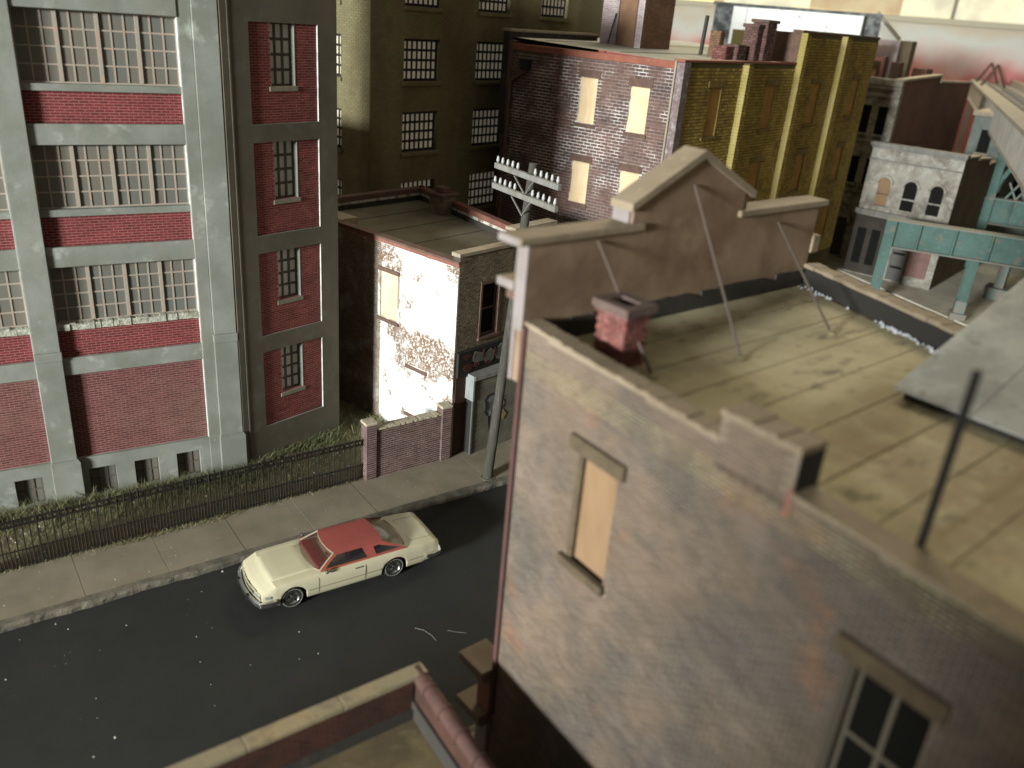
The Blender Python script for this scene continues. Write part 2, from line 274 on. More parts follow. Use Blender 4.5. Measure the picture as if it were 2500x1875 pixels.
# ------------------------------------------------------------------ mesh helpers
class Fr:
    """wall frame: s along the wall, d outward, z up"""
    def __init__(self, o, ang, side=-1, z=0.0):
        a = R(ang); self.o = Vector((o[0], o[1], z)); self.e = Vector((math.cos(a), math.sin(a), 0)); self.ang = a
        self.n = Vector((math.sin(a), -math.cos(a), 0)) if side < 0 else Vector((-math.sin(a), math.cos(a), 0))
        self.side = side
    def p(self, s, d, z): 
        v = self.o + self.e*s + self.n*d; return Vector((v.x, v.y, v.z+z))
WORLD = Fr((0, 0), 0, 1)       # s = X, d = Y
class MB:
    def __init__(self): self.v = []; self.f = []
    def add(self, vs, fs):
        b = len(self.v); self.v += [tuple(x) for x in vs]; self.f += [tuple(b+i for i in f) for f in fs]
    def box(self, fr, s0, s1, d0, d1, z0, z1, back=True):
        vs = [fr.p(s, d, z) for z in (z0, z1) for d in (d0, d1) for s in (s0, s1)]
        fs = [(2, 3, 7, 6), (0, 2, 6, 4), (3, 1, 5, 7), (4, 6, 7, 5), (1, 3, 2, 0)]
        if back: fs.append((1, 0, 4, 5))
        if fr.side < 0: fs = [f[::-1] for f in fs]
        self.add(vs, fs); return self
    def prism(self, fr, poly, d0, d1):
        n = len(poly)
        vs = [fr.p(s, d0, z) for s, z in poly]+[fr.p(s, d1, z) for s, z in poly]
        fs = [tuple(range(n)), tuple(range(2*n-1, n-1, -1))]+[(i, (i+1) % n+0, (i+1) % n+n, i+n)[::-1] for i in range(n)]
        self.add(vs, fs); return self
    def slab(self, poly, z0, z1):       # horizontal polygon of world XY
        n = len(poly)
        vs = [(x, y, z0) for x, y in poly]+[(x, y, z1) for x, y in poly]
        self.add(vs, [tuple(range(n))[::-1], tuple(range(n, 2*n))]+[(i, (i+1) % n, (i+1) % n+n, i+n) for i in range(n)]); return self
    def tube(self, a, b, r0, r1=None, n=10, cap=True):
        r1 = r0 if r1 is None else r1; a = Vector(a); b = Vector(b); ax = (b-a).normalized()
        u = ax.orthogonal().normalized(); w = ax.cross(u)
        vs = []
        for c, r in ((a, r0), (b, r1)):
            vs += [c+u*(r*math.cos(2*math.pi*i/n))+w*(r*math.sin(2*math.pi*i/n)) for i in range(n)]
        fs = [(i, (i+1) % n, (i+1) % n+n, i+n) for i in range(n)]
        if cap: fs += [tuple(range(n))[::-1], tuple(range(n, 2*n))]
        self.add(vs, fs); return self
    def lathe(self, base, axis, prof, n=12, cap=True):   # prof: (along, radius)
        ax = Vector(axis).normalized(); u = ax.orthogonal().normalized(); w = ax.cross(u); base = Vector(base); vs = []
        for h, r in prof: vs += [base+ax*h+u*(r*math.cos(2*math.pi*i/n))+w*(r*math.sin(2*math.pi*i/n)) for i in range(n)]
        fs = []
        for k in range(len(prof)-1):
            fs += [(k*n+i, k*n+(i+1) % n, (k+1)*n+(i+1) % n, (k+1)*n+i) for i in range(n)]
        if cap: fs += [tuple(range(n))[::-1], tuple(range((len(prof)-1)*n, len(prof)*n))]
        self.add(vs, fs); return self
    def bar(self, a, b, w, h):     # square bar between two points
        a = Vector(a); b = Vector(b); ax = (b-a).normalized(); up = Vector((0, 0, 1))
        if abs(ax.z) > .95: up = Vector((0, 1, 0))
        u = ax.cross(up).normalized(); q = u.cross(ax)
        vs = [c+u*(x*w/2)+q*(y*h/2) for c in (a, b) for x, y in ((-1, -1), (1, -1), (1, 1), (-1, 1))]
        self.add(vs, [(0, 1, 2, 3)[::-1], (4, 5, 6, 7)]+[(i, (i+1) % 4, (i+1) % 4+4, i+4) for i in range(4)]); return self
ORG = {}
def setp(o, label=None, cat=None, group=None, kind=None):
    if label: o['label'] = label
    if cat: o['category'] = cat
    if group: o['group'] = group
    if kind: o['kind'] = kind
    return o
def empty(name, loc, label, cat, group=None):
    o = bpy.data.objects.new(name, None); col.objects.link(o); o.location = loc; o.empty_display_size = .5
    ORG[o.name] = Vector(loc); return setp(o, label, cat, group)
def build(name, mb, m, parent=None, kind=None, bevel=0, smooth=False, label=None, cat=None, origin=None):
    og = ORG[parent.name] if parent else Vector(origin or (0, 0, 0))
    me = bpy.data.meshes.new(name)
    me.from_pydata([(x-og.x, y-og.y, z-og.z) for x, y, z in mb.v], [], mb.f)
    me.materials.append(MATS[m])
    if smooth:
        me.polygons.foreach_set('use_smooth', [True]*len(me.polygons)); me.set_sharp_from_angle(angle=R(40))
    me.update()
    o = bpy.data.objects.new(name, me); col.objects.link(o)
    if parent: o.parent = parent
    else: o.location = og
    ORG[o.name] = og
    if bevel:
        bv = o.modifiers.new('bevel', 'BEVEL'); bv.width = bevel; bv.segments = 2; bv.limit_method = 'ANGLE'
    return setp(o, label, cat, None, kind)
def instance(name, me, parent, loc, rot=None, scale=None):
    o = bpy.data.objects.new(name, me); col.objects.link(o); o.parent = parent
    o.location = Vector(loc)-ORG[parent.name]
    if rot is not None: o.rotation_euler = rot
    if scale is not None: o.scale = scale
    ORG[o.name] = Vector(loc); return o
def wall_solid(mb, fr, s0, s1, z0, z1, d0, d1, holes=()):
    ss = sorted({s0, s1, *[h[0] for h in holes], *[h[1] for h in holes]}); ss = [s for s in ss if s0 <= s <= s1]
    zs = sorted({z0, z1, *[h[2] for h in holes], *[h[3] for h in holes]}); zs = [z for z in zs if z0 <= z <= z1]
    for i in range(len(ss)-1):
        run = None
        for j in range(len(zs)-1):
            cs, cz = (ss[i]+ss[i+1])/2, (zs[j]+zs[j+1])/2
            hole = any(h[0] < cs < h[1] and h[2] < cz < h[3] for h in holes)
            if not hole and run is None: run = zs[j]
            if hole and run is not None: mb.box(fr, ss[i], ss[i+1], d0, d1, run, zs[j]); run = None
        if run is not None: mb.box(fr, ss[i], ss[i+1], d0, d1, run, z1)
BR = {}
def brick_mesh(L, H, P, m, fr):
    key = (round(L, 3), round(H, 3), P, m, fr.side)
    if key not in BR:
        mb = MB(); f0 = Fr((0, 0), 0, fr.side); mb.box(f0, -L/2, L/2, -.01, P, -H/2, H/2, back=False)
        me = bpy.data.meshes.new('brick'); me.from_pydata([tuple(v) for v in mb.v], [], mb.f); me.materials.append(MATS[m]); BR[key] = me
    return BR[key]
class Bricks:
    """collects running-bond bricks on the faces of one building, then makes up to cap single bricks and one joined rest"""
    def __init__(self): self.full = []; self.part = []
    def face(self, fr, s0, s1, z0, z1, d, L, H, J=.012, P=.012, holes=(), top=None, m=None, jit=.003):
        rows = max(1, int(round((z1-z0)/(H)))); h = (z1-z0)/rows
        for r in range(rows):
            a, b = z0+r*h, z0+(r+1)*h; zc = (a+b)/2
            segs = [(s0, s1)]
            for hs in holes:
                if hs[2] < zc < hs[3]:
                    n = []
                    for x, y in segs:
                        if hs[1] <= x or hs[0] >= y: n.append((x, y)); continue
                        if hs[0] > x: n.append((x, hs[0]))
                        if hs[1] < y: n.append((hs[1], y))
                    segs = n
            off = (L/2 if r % 2 else 0)
            for x, y in segs:
                k = math.floor((x-s0-off)/L)
                while True:
                    u = s0+off+k*L; k += 1
                    if u >= y: break
                    c0, c1 = max(u, x), min(u+L, y)
                    if c1-c0 < .05: continue
                    if top is not None and b > min(top(c0), top(c1)): continue
                    full = (c1-c0 > L-.002)
                    it = (fr, c0+J/2, c1-J/2, a+J/2, b-J/2, d, P+random.uniform(-jit, jit), m)
                    (self.full if full else self.part).append(it)
    def make(self, parent, cap=300):
        def near(it):
            p = it[0].p((it[1]+it[2])/2, it[5], (it[3]+it[4])/2); q = project(p)
            if q is None or not (0 < q[0] < 2500 and 0 < q[1] < 1875): return 1e9
            return q[2]
        ranked = sorted(self.full, key=near)
        one = [it for it in ranked[:cap] if near(it) < 1e8] if cap else []
        ids = set(id(x) for x in one)
        for it in one:
            fr, a, b, c, e, d, P, m = it
            me = brick_mesh(b-a, e-c, .012, m, fr)
            instance('brick', me, parent, fr.p((a+b)/2, d+(P-.012), (c+e)/2), (0, 0, fr.ang))
        rest = {}
        for it in self.full+self.part:
            if id(it) in ids: continue
            rest.setdefault(it[7], MB()).box(it[0], it[1], it[2], it[5]-.005, it[5]+it[6], it[3], it[4], back=False)
        for m, mb in rest.items(): build('brickwork', mb, m, parent, kind='stuff')
PANE = {}
def pane_mesh(m):
    if m not in PANE:
        mb = MB(); mb.box(Fr((0, 0), 0, 1), -.5, .5, -.5, .5, -.5, .5)
        me = bpy.data.meshes.new('pane'); me.from_pydata([tuple(v) for v in mb.v], [], mb.f); me.materials.append(MATS[m]); PANE[m] = me
    return PANE[m]
def window(root, fr, s0, s1, z0, z1, d, cols, rows, fw, mw_, mm, pm, mull=(), mullw=.08, depth=.05, panes=True, name='window'):
    """frame + muntin bars as one part, each pane a sub-part. cols/rows: counts or lists of bar positions"""
    mb = MB()
    mb.box(fr, s0, s0+fw, d-depth, d, z0, z1); mb.box(fr, s1-fw, s1, d-depth, d, z0, z1)
    mb.box(fr, s0+fw, s1-fw, d-depth, d, z0, z0+fw); mb.box(fr, s0+fw, s1-fw, d-depth, d, z1-fw, z1)
    xs = [s0+fw/2+(s1-s0-fw)*i/cols for i in range(cols+1)]; zs = [z0+fw/2+(z1-z0-fw)*i/rows for i in range(rows+1)]
    for i in range(1, cols):
        th = i in mull; w = mullw if th else mw_
        mb.box(fr, xs[i]-w/2, xs[i]+w/2, d-depth, d+(.03 if th else -.004), z0+fw, z1-fw)
    for i in range(cols):
        a = xs[i]+(fw/2 if i == 0 else (mullw if i in mull else mw_)/2); b = xs[i+1]-(fw/2 if i+1 == cols else (mullw if i+1 in mull else mw_)/2)
        for j in range(1, rows): mb.box(fr, a, b, d-depth, d-.008, zs[j]-mw_/2, zs[j]+mw_/2)
    w = build(name, mb, mm, root)
    for i in range(cols):
        for j in range(rows):
            c = fr.p((xs[i]+xs[i+1])/2, d-depth*.6+random.uniform(-.004, .004), (zs[j]+zs[j+1])/2)
            instance('pane', pane_mesh(pm), w, c, (random.uniform(-.006, .006), random.uniform(-.006, .006), fr.ang), (xs[i+1]-xs[i], .008, zs[j+1]-zs[j]))
    return w
def backing(root, fr, s0, s1, z0, z1, d, m='dark_pane', name='room_back'):
    build(name, MB().box(fr, s0, s1, d-.02, d, z0, z1), m, root)

# ------------------------------------------------------------------ ground, road, pavements
g = MB(); g.slab([(-300, -200), (500, -200), (500, 500), (-300, 500)], -.06, -.012); build('ground', g, 'ground', kind='structure')
g = MB(); g.slab([(-80, 12.3), (49, 12.3), (49, 21.32), (-80, 21.32)], -.05, 0); build('road', g, 'asphalt', kind='structure')
def kerb_mesh(x0, x1, y0, y1, zt, n):
    mb = MB(); prev = None
    for i in range(n+1):
        x = x0+(x1-x0)*i/n; o = .02*math.sin(x*2.1)+.012*math.sin(x*7.3)+random.uniform(-.009, .009); t = random.uniform(-.012, .002)
        yo = y0+o
        mb.add([(x, yo, -.01), (x, yo+random.uniform(-.012, .012), zt*.6+t), (x, y0+(.05 if y1 > y0 else -.05)+o*.5, zt+t*.4), (x, y1, zt)], [])
        b = len(mb.v)-4
        if prev is not None:
            for q in range(3): mb.f.append((prev+q, b+q, b+q+1, prev+q+1))
        prev = b
    return mb
fp = empty('far_pavement', (0, 22.5, 0), None, None); fp['kind'] = 'structure'
build('kerb', kerb_mesh(-6, 48, 21.27, 21.56, .2, 420), 'kerb', fp)
sm = MB(); sm.box(WORLD, -1.125, 1.125, -1.07, 1.07, -.2, 0)
x = -.1-2.235*3
k = 0
while x < 46:
    mb = MB(); mb.box(WORLD, x+.007, x+2.228, 21.56, 23.72, .02, .2+random.uniform(-.003, .003)); build('slab', mb, 'pavement', fp, bevel=.006); x += 2.235
build('joint_bed', MB().box(WORLD, -6.5, 46, 21.57, 23.71, .0, .175), 'kerb', fp)
build('yard', MB().slab([(14.9, 23.73), (24, 23.73), (46, 23.73), (53.5, 33.5), (28, 27.3), (20, 24.7), (15.3, 23.74)], .0, .19), 'pavement', fp)
npv = empty('near_pavement', (8, 11.5, 0), None, None); npv['kind'] = 'structure'
build('kerb', kerb_mesh(-12, 40, 12.27, 12.05, .17, 200), 'kerb', npv)
x = -11.0
while x < 40:
    build('slab', MB().box(WORLD, x+.012, x+2.2, 10.2, 12.05, .0, .17+random.uniform(-.005, .005)), 'pavement', npv, bevel=.012); x += 2.21
build('lawn', MB().slab([(-20, 23.73), (15.2, 23.73), (13.0, 36), (-20, 36)], -.01, .21), 'soil', kind='structure')
build('corner_pavement', MB().slab([(52.5, 22), (56.2, 35.6), (62, 33), (75, 31), (75, 12), (49.5, 12)], -.01, .12), 'pale_paving', kind='structure')

# grass, weeds, grit
def blades(spots, m, name, kind='stuff', lean=(.15, .8)):
    mb = MB()
    for x, y, z, h, w in spots:
        a = random.uniform(0, 6.28); l = random.uniform(*lean)*h; b = random.uniform(0, 6.28)
        dx, dy = math.cos(a)*w, math.sin(a)*w; lx, ly = math.cos(b)*l, math.sin(b)*l
        mb.add([(x-dx, y-dy, z), (x+dx, y+dy, z), (x+lx*.4+dx*.6, y+ly*.4+dy*.6, z+h*.6), (x+lx*.4-dx*.6, y+ly*.4-dy*.6, z+h*.6), (x+lx, y+ly, z+h)], [(0, 1, 2, 3), (3, 2, 4)])
    return build(name, mb, m, kind=kind)
sp = []
def wall_y(x): return 26.5-.09*(x-2.6) if x < 8.5 else 26.35+.26*(x-8.4)
for i in range(17000):
    x = random.uniform(-1.5, 14.6); f = random.random()**.75
    yb = wall_y(x) if x < 12.3 else 29
    y = 23.85+(yb-23.85)*f
    if random.random() > .10+.9*f**1.5: continue
    clump = .5+.5*math.sin(x*3.1+math.sin(y*2.3)*2)*math.sin(y*2.7+x)
    if random.random() > .45+.55*clump: continue
    sp.append((x, y, .2, random.uniform(.12, .34)*(.5+.85*f), random.uniform(.006, .012)))
for i in range(2600):
    x = random.uniform(-1.5, 12.2); y = wall_y(x)-abs(random.gauss(.12, .14)); sp.append((x, y, .2, random.uniform(.22, .52), .010))
blades(sp, 'grass', 'grass', lean=(.2, 1.3))
sp = []
for cx, n, sx in ((-.2, 60, .6), (1.9, 40, .5), (3.4, 140, .5), (4.3, 170, .55), (5.2, 130, .4), (6.2, 110, .35), (6.9, 40, .4), (8.2, 60, .5), (9.6, 60, .5), (10.8, 40, .4), (1.0, 30, .4)):
    for i in range(n): sp.append((random.gauss(cx, sx), 23.66+random.gauss(0, .07)-(.10 if 3 < cx < 7 else 0)*random.random(), .2, random.uniform(.04, .16), .006))
blades(sp, 'dry_grass', 'pavement_weeds', lean=(.6, 2.4))
sp = [(2.35+random.gauss(0, .14), 26.15+random.gauss(0, .06), .2, random.uniform(.5, .95), .010) for i in range(16)]
sp += [(7.75+random.gauss(0, .1), 25.8+random.gauss(0, .05), .2, random.uniform(.5, .9), .010) for i in range(10)]
sp += [(12.4, 24.8, .2, 1.05, .012), (8.9, 25.3, .2, .7, .01), (13.9, 26.6, .2, .6, .01)]
blades(sp, 'grass', 'tall_grass')
sp = []
for i in range(700): sp.append((14.3+random.gauss(0, .5), 25.0+random.uniform(0, 3), .2, random.uniform(.1, .4), .009))
blades(sp, 'grass', 'wall_foot_grass')
def speck(mb, x, y, z, r):
    vs = [(x+r*random.uniform(.6, 1)*math.cos(a), y+r*random.uniform(.5, 1)*math.sin(a), z) for a in (0, 1.1, 2.3, 3.4, 4.5, 5.5)]+[(x, y, z+r*.9)]
    mb.add(vs, [(i, (i+1) % 6, 6) for i in range(6)])
mb = MB()
for u, v, r in ((758, 803, .045), (1795, 842, .05), (1910, 972, .055), (1202, 1023, .045), (35, 1129, .055), (690, 1476, .075), (563, 1592, .06), (1265, 1158, .035), (577, 1241, .04), (395, 1034, .03), (1127, 648, .03), (118, 890, .035), (421, 965, .025), (1503, 1040, .025), (1290, 1285, .03), (1178, 871, .04), (335, 795, .06), (410, 825, .06), (1335, 480, .09), (1210, 600, .03)):
    U, V = u*.4069, 1200+v*.4069
    dv = fwd+rx*((U-1250)/F_PX)+dn*((V-937.5)/F_PX); t = -CAM_H/dv.z; P = dv*t
    speck(mb, P.x, P.y, .0, r*.45)
for i in range(40): speck(mb, random.uniform(-2, 14), random.uniform(12.6, 21.0), 0, random.uniform(.005, .013))
for i in range(90): speck(mb, random.uniform(-2, 14), random.uniform(21.6, 23.6), .2, random.uniform(.008, .02))
for i in range(60): speck(mb, random.uniform(-2, 12), random.uniform(23.9, 26), .21, random.uniform(.02, .05))
build('road_grit', mb, 'grit', kind='stuff')
for pts in ([(9.45, 16.1, .01), (9.62, 15.87, .03), (9.7, 15.62, .03), (9.72, 15.36, .01)], [(10.2, 15.55, .01), (10.4, 15.35, .02), (10.6, 15.2, .01)]):
    mb = MB()
    for a, b in zip(pts[:-1], pts[1:]): mb.tube(a, b, .0028, n=5)
    o = build('stray_fibre', mb, 'grit', origin=pts[0])
    setp(o, 'thin curved pale fibre lying on the asphalt right of the car' if len(pts) == 4 else 'short straight pale fibre on the asphalt near the tall brown wall', 'fibre', 'stray fibres on the road')

# ------------------------------------------------------------------ concrete and brick factory (left)
FA = Fr((2.64, 26.75), -5)
fac = empty('factory_building', (2.64, 26.75, .2), 'grey concrete factory with big muntin windows and red brick panels', 'factory')
TOP = 18.0
bays = ((.36, 4.47), (-4.46, -.35))
floors = ((15.0, 13.12, 12.93, 12.05, 11.5), (11.5, 9.68, 9.48, 8.58, 8.0), (8.0, 6.22, 6.03, 5.12, 4.58))
fb = Bricks()
for bi, (a, b) in enumerate(bays):
    build('header_beam', MB().box(FA, a, b, -.6, -.06, 15.0, TOP), 'concrete', fac, bevel=.02)
    for fi, (zh, zw, zs, zb, zc) in enumerate(floors):
        window(fac, FA, a, b, zw, zh, -.36, 12, 4, .045, .045, 'muntin', 'pane', mull=(3, 6, 9), mullw=.10)
        if fi == 2:
            mb = MB(); n = 24
            for i in range(n):
                s0 = a+(b-a)*i/n; s1 = a+(b-a)*(i+1)/n
                mb.box(FA, s0, s1, -.42, -.14+random.uniform(-.03, .02), zs, zw+random.uniform(-.015, .03))
            build('window_sill', mb, 'concrete_chipped', fac)
        else: build('window_sill', MB().box(FA, a, b, -.42, -.15, zs, zw+.001), 'concrete', fac, bevel=.015)
        build('mortar_panel', MB().box(FA, a, b, -.5, -.25, zb, zs), 'red_mortar', fac)
        fb.face(FA, a, b, zb+.005, zs-.005, -.25, .25, .080, .018, .003, m='red_brick', jit=.0015)
        build('floor_beam', MB().box(FA, a, b, -.6, -.11, zc, zb+.02), 'concrete', fac, bevel=.02)
    build('chalky_lit_edge', MB().box(FA, b-.016, b+.002, -.36, -.105, 1.66, 15.0), 'lit_chalk', fac)  # pale strip: chalk wear plus light on the left-facing reveal, put into colour
    build('mortar_panel', MB().box(FA, a, b, -.5, -.25, 1.66, 4.58), 'red_mortar', fac)
    fb.face(FA, a, b, 1.67, 4.575, -.25, .25, .080, .018, .003, m='plum_brick', jit=.0015)
    off = 0 if bi == 0 else -4.81
    holes = [(s0+off, s1+off, .24, 1.23) for s0, s1 in ((.66, 1.47), (2.03, 2.79), (3.36, 4.13))]
    mb = MB(); wall_solid(mb, FA, a, b, -.2, 1.66, -.6, -.12, holes); build('plinth', mb, 'concrete', fac)
    for h in holes: window(fac, FA, h[0], h[1], h[2], h[3], -.30, 3, 2, .05, .045, 'dark_muntin', 'pane')
build('back_wall', MB().box(FA, -5.3, 5.6, -1.6, -.61, -.2, TOP), 'dark_concrete', fac)
for (a, b, sh) in ((-.34, .36, 0), (4.85, 5.57, 0), (-5.2, -4.46, 0)):
    p = MB()
    p.box(FA, a, b, -.62, 0, 5.42, TOP)
    build('pilaster', p, 'concrete', fac, bevel=.018)
    build('pilaster_band', MB().box(FA, a-.03, b+.03, -.62, .035, 5.12, 5.42), 'concrete', fac, bevel=.025)
    build('pilaster_shaft', MB().box(FA, a-.015, b+.015, -.62, .015, 1.70, 5.12), 'concrete', fac, bevel=.018)
    build('pilaster_base', MB().box(FA, a-.05, b+.10, -.62, .07, -.2, 1.58), 'concrete', fac, bevel=.02)
    build('base_moulding', MB().prism(Fr(FA.o.xy, -5), [(a-.05, 1.58), (b+.10, 1.58), (b+.03, 1.72), (a-.02, 1.72)], -.62, .055), 'concrete', fac)
build('corner_strip', MB().box(FA, 4.47, 4.85, -.62, -.10, -.2, TOP), 'concrete', fac, bevel=.015)
build('seam_gap', MB().box(FA, 4.845, 4.86, -.3, -.098, -.2, TOP), 'seam', fac)
fb.make(fac)

WG = Fr((12.3, 27.3), 14.5)
ann = empty('factory_annex', (12.3, 27.3, .2), 'dark shaded grey factory wing with four sunken red brick panels and narrow windows', 'factory wing')
pan = ((12.05, 15.0), (8.54, 11.5), (5.05, 7.95), (1.60, 4.45)); wins = ((13.17, 15.0), (9.65, 11.5), (6.19, 7.95), (2.70, 4.45))
PS0, PS1 = -3.28, -.75
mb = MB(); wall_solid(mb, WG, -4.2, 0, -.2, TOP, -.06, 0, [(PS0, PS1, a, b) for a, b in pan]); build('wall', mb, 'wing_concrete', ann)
build('side_wall', MB().box(WG, -4.2, -.002, -7, -.6, -.2, TOP-.003), 'wing_concrete', ann); build('rear_shade_block', MB().box(WG, -6, -.6, -16, -7, -.2, 11.6), 'wing_concrete', ann)  # hidden rear block added to shade the lower warehouse side wall
wb = Bricks()
for (a, b), (wa, wt) in zip(pan, wins):
    mb = MB(); wall_solid(mb, WG, PS0-.05, PS1+.05, a-.05, b+.05, -.5, -.06, [(-2.5, -1.62, wa, wt+.06)]); build('mortar_panel', mb, 'red_mortar', ann)
    wb.face(WG, PS0, PS1, a, b, -.06, .24, .080, .018, .003, holes=[(-2.52, -1.60, wa-.16, wt+.1)], m='dark_red_brick')
    build('chalky_lit_edge', MB().box(WG, PS1-.014, PS1-.001, -.058, .003, a, b), 'lit_chalk', ann)
    build('chalky_lit_edge', MB().box(WG, PS0, PS1-.014, -.058, .003, a, a+.012), 'concrete', ann)
    window(ann, WG, -2.5, -1.62, wa, wt, -.26, 3, 4, .05, .085, 'dark_muntin', 'wing_pane')
    build('reveal_edge', MB().box(WG, -1.622, -1.602, -.3, -.05, wa, wt), 'concrete', ann)
    build('window_sill', MB().box(WG, -2.58, -1.53, -.3, -.02, wa-.15, wa-.005), 'dark_concrete', ann, bevel=.01)
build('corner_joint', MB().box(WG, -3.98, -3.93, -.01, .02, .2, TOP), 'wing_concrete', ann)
wb.make(ann)
build('leaning_rod', MB().bar((12.4, 28.3, 2.4), (12.75, 28.6, .2), .06, .05), 'weathered_gray', ann)

# ------------------------------------------------------------------ iron fence
fen = empty('iron_fence', (5.8, 23.74, .2), 'black wrought iron picket fence with ring rail between lawn and pavement', 'fence')
FX0, FX1, FY = -1.0, 11.5, 23.74
def rail(z, t): build('rail', MB().box(WORLD, FX0, FX1, FY-.02, FY+.02, z-t/2, z+t/2), 'iron', fen)
rail(1.78, .05); rail(1.60, .05); rail(.78, .03); rail(.30, .03)
def proto(name, mb):
    me = bpy.data.meshes.new(name); me.from_pydata([tuple(v) for v in mb.v], [], mb.f); me.materials.append(MATS['iron']); return me
pk = MB(); pk.tube((0, 0, 0), (0, 0, 1.60), .021, n=5); pk.tube((0, 0, 1.60), (0, 0, 1.76), .026, .003, n=5); PK = proto('picket', pk)
dg = MB(); dg.tube((0, 0, 0), (0, 0, .62), .017, n=5); dg.tube((0, 0, .62), (0, 0, .70), .014, .003, n=5); DG = proto('dog_bar', dg)
po = MB(); po.tube((0, 0, 0), (0, 0, 1.68), .027, n=6); po.tube((0, 0, 1.68), (0, 0, 1.78), .034, .006, n=6); PO = proto('post', po)
rg = MB(); n = 14
for i in range(n):
    a0, a1 = 6.283*i/n, 6.283*(i+1)/n
    rg.bar((.062*math.cos(a0), 0, .062*math.sin(a0)), (.062*math.cos(a1), 0, .062*math.sin(a1)), .03, .026)
RG = proto('ring', rg)
i = 0; x = FX0+.1
while x < FX1-.05:
    if i % 13 == 12: instance('post', PO, fen, (x, FY, .2))
    else: instance('picket', PK, fen, (x, FY, .2+random.uniform(-.01, .01)), (random.uniform(-.012, .012), random.uniform(-.012, .012), 0))
    instance('dog_bar', DG, fen, (x+.0965, FY, .2), (random.uniform(-.015, .015), random.uniform(-.015, .015), 0))
    instance('ring', RG, fen, (x+.0965, FY, 1.69))
    x += .193; i += 1

# ------------------------------------------------------------------ brick screen wall with two piers
pw = empty('brick_wall', (13.4, 23.75, .2), 'low plum brick wall between two capped piers beside the iron fence', 'wall')
PW = Fr((11.62, 23.62), 0.3)
pb = Bricks()
build('wall_core', MB().box(PW, .4, 3.1, -.28, -.02, 0, 2.10), 'pier_mortar', pw)
pb.face(PW, .42, 3.08, .2, 2.10, -.02, .23, .085, .022, .006, m='pier_brick')
mb = MB(); nn = 26
for i in range(nn): mb.box(PW, .40+2.7*i/nn, .40+2.7*(i+1)/nn+.001, -.33, .02+random.uniform(-.012, .01), 2.10, 2.17+random.uniform(-.006, .012))
build('wall_capping', mb, 'pier_cap', pw)
for s in (0, 3.08):
    build('pier', MB().box(PW, s+.01, s+.41, -.36, .05, 0, 2.36), 'pier_mortar', pw)
    pb.face(PW, s+.01, s+.41, .2, 2.35, .05, .20, .085, .022, .008, m='pier_brick')
    pb.face(Fr(PW.p(s+.01, .05, 0).xy, 90.3, 1), 0, .41, .2, 2.35, 0, .20, .085, .022, .008, m='pier_brick')
    build('pier_cap', MB().box(PW, s-.02, s+.44, -.39, .08, 2.36, 2.46), 'pier_cap', pw, bevel=.03)
pb.make(pw)

# ------------------------------------------------------------------ small whitewashed building behind the wall
sbC = Vector((15.2, 23.75)); SL = Fr(sbC, 103.5, 1); SF = Fr(sbC, 13.5)
sb = empty('whitewashed_building', (15.2, 23.75, .2), 'small two storey brick building with flaking white side wall lit by a bright patch', 'building')
FRc = SF.p(5.1, 0, 0).xy; RRc = Vector((20.47, 35.68)); RLc = SL.p(10.4, 0, 0).xy
ROOFZ = 7.28
lh = [(3.15, 4.13, 4.70, 6.54), (1.45, 2.5, 1.6, 3.04)]
mb = MB(); wall_solid(mb, SL, 0, 10.4, 0, 7.62, -.3, 0, [lh[0]]); build('side_wall', mb, 'whitewash_mortar', sb)
sbb = Bricks()
for s0_, s1_, m_ in ((.01, 4.10, 'whitewash_brick'), (4.10, 7.6, 'shaded_brick')):
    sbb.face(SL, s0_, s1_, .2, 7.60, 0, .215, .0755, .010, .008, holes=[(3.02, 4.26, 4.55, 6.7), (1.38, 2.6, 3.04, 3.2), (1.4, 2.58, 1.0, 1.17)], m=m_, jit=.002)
build('lintel', MB().box(SL, 3.03, 4.27, -.1, .07, 6.54, 6.70), 'brown_stone', sb, bevel=.01)
build('window_sill', MB().box(SL, 3.02, 4.26, -.1, .08, 4.55, 4.68), 'brown_stone', sb, bevel=.01)
build('window_board', MB().box(SL, 3.15, 4.13, -.16, -.06, 4.68, 6.54), 'board', sb)
build('stone_bar', MB().box(SL, 1.39, 2.59, -.05, .05, 3.05, 3.19), 'brown_stone', sb, bevel=.01)
build('stone_bar', MB().box(SL, 1.41, 2.57, -.05, .05, 1.02, 1.16), 'brown_stone', sb, bevel=.01)
build('red_band', MB().box(SL, -.0, 10.4, -.30, .03, 7.62, 7.76), 'red_coping', sb, bevel=.01); build('side_coping', MB().box(SL, -.02, 10.45, -.33, .06, 7.76, 7.84), 'brown_stone', sb, bevel=.015)
FW = (1.25, 2.15, 4.78, 6.80)
mb = MB(); wall_solid(mb, SF, 0.0, 5.1, 0, 8.0, -.3, 0, [FW]); build('front_wall', mb, 'taupe_mortar', sb)
sbb.face(SF, .01, 5.1, 4.45, 7.98, 0, .215, .0755, .012, .010, holes=[(1.15, 2.25, 4.66, 6.9)], m='taupe_brick')
build('front_coping', MB().box(SF, -.06, 5.16, -.35, .07, 8.0, 8.14), 'pale_coping', sb, bevel=.02)
build('parapet_block', MB().box(SF, 2.85, 5.2, -.42, .0, 8.14, 8.52), 'brown_stone', sb, bevel=.02)
build('block_coping', MB().box(SF, 2.80, 5.25, -.46, .05, 8.52, 8.66), 'pale_coping', sb, bevel=.02)
build('window_trim', MB().box(SF, 2.15, 2.24, -.2, .04, 4.70, 6.86).box(SF, 1.16, 1.25, -.2, .04, 4.70, 6.86).box(SF, 1.16, 2.24, -.2, .05, 6.8, 6.92), 'brown_stone', sb)
window(sb, SF, 1.25, 2.15, 4.78, 6.80, -.14, 1, 2, .06, .07, 'brown_stone', 'dark_pane')
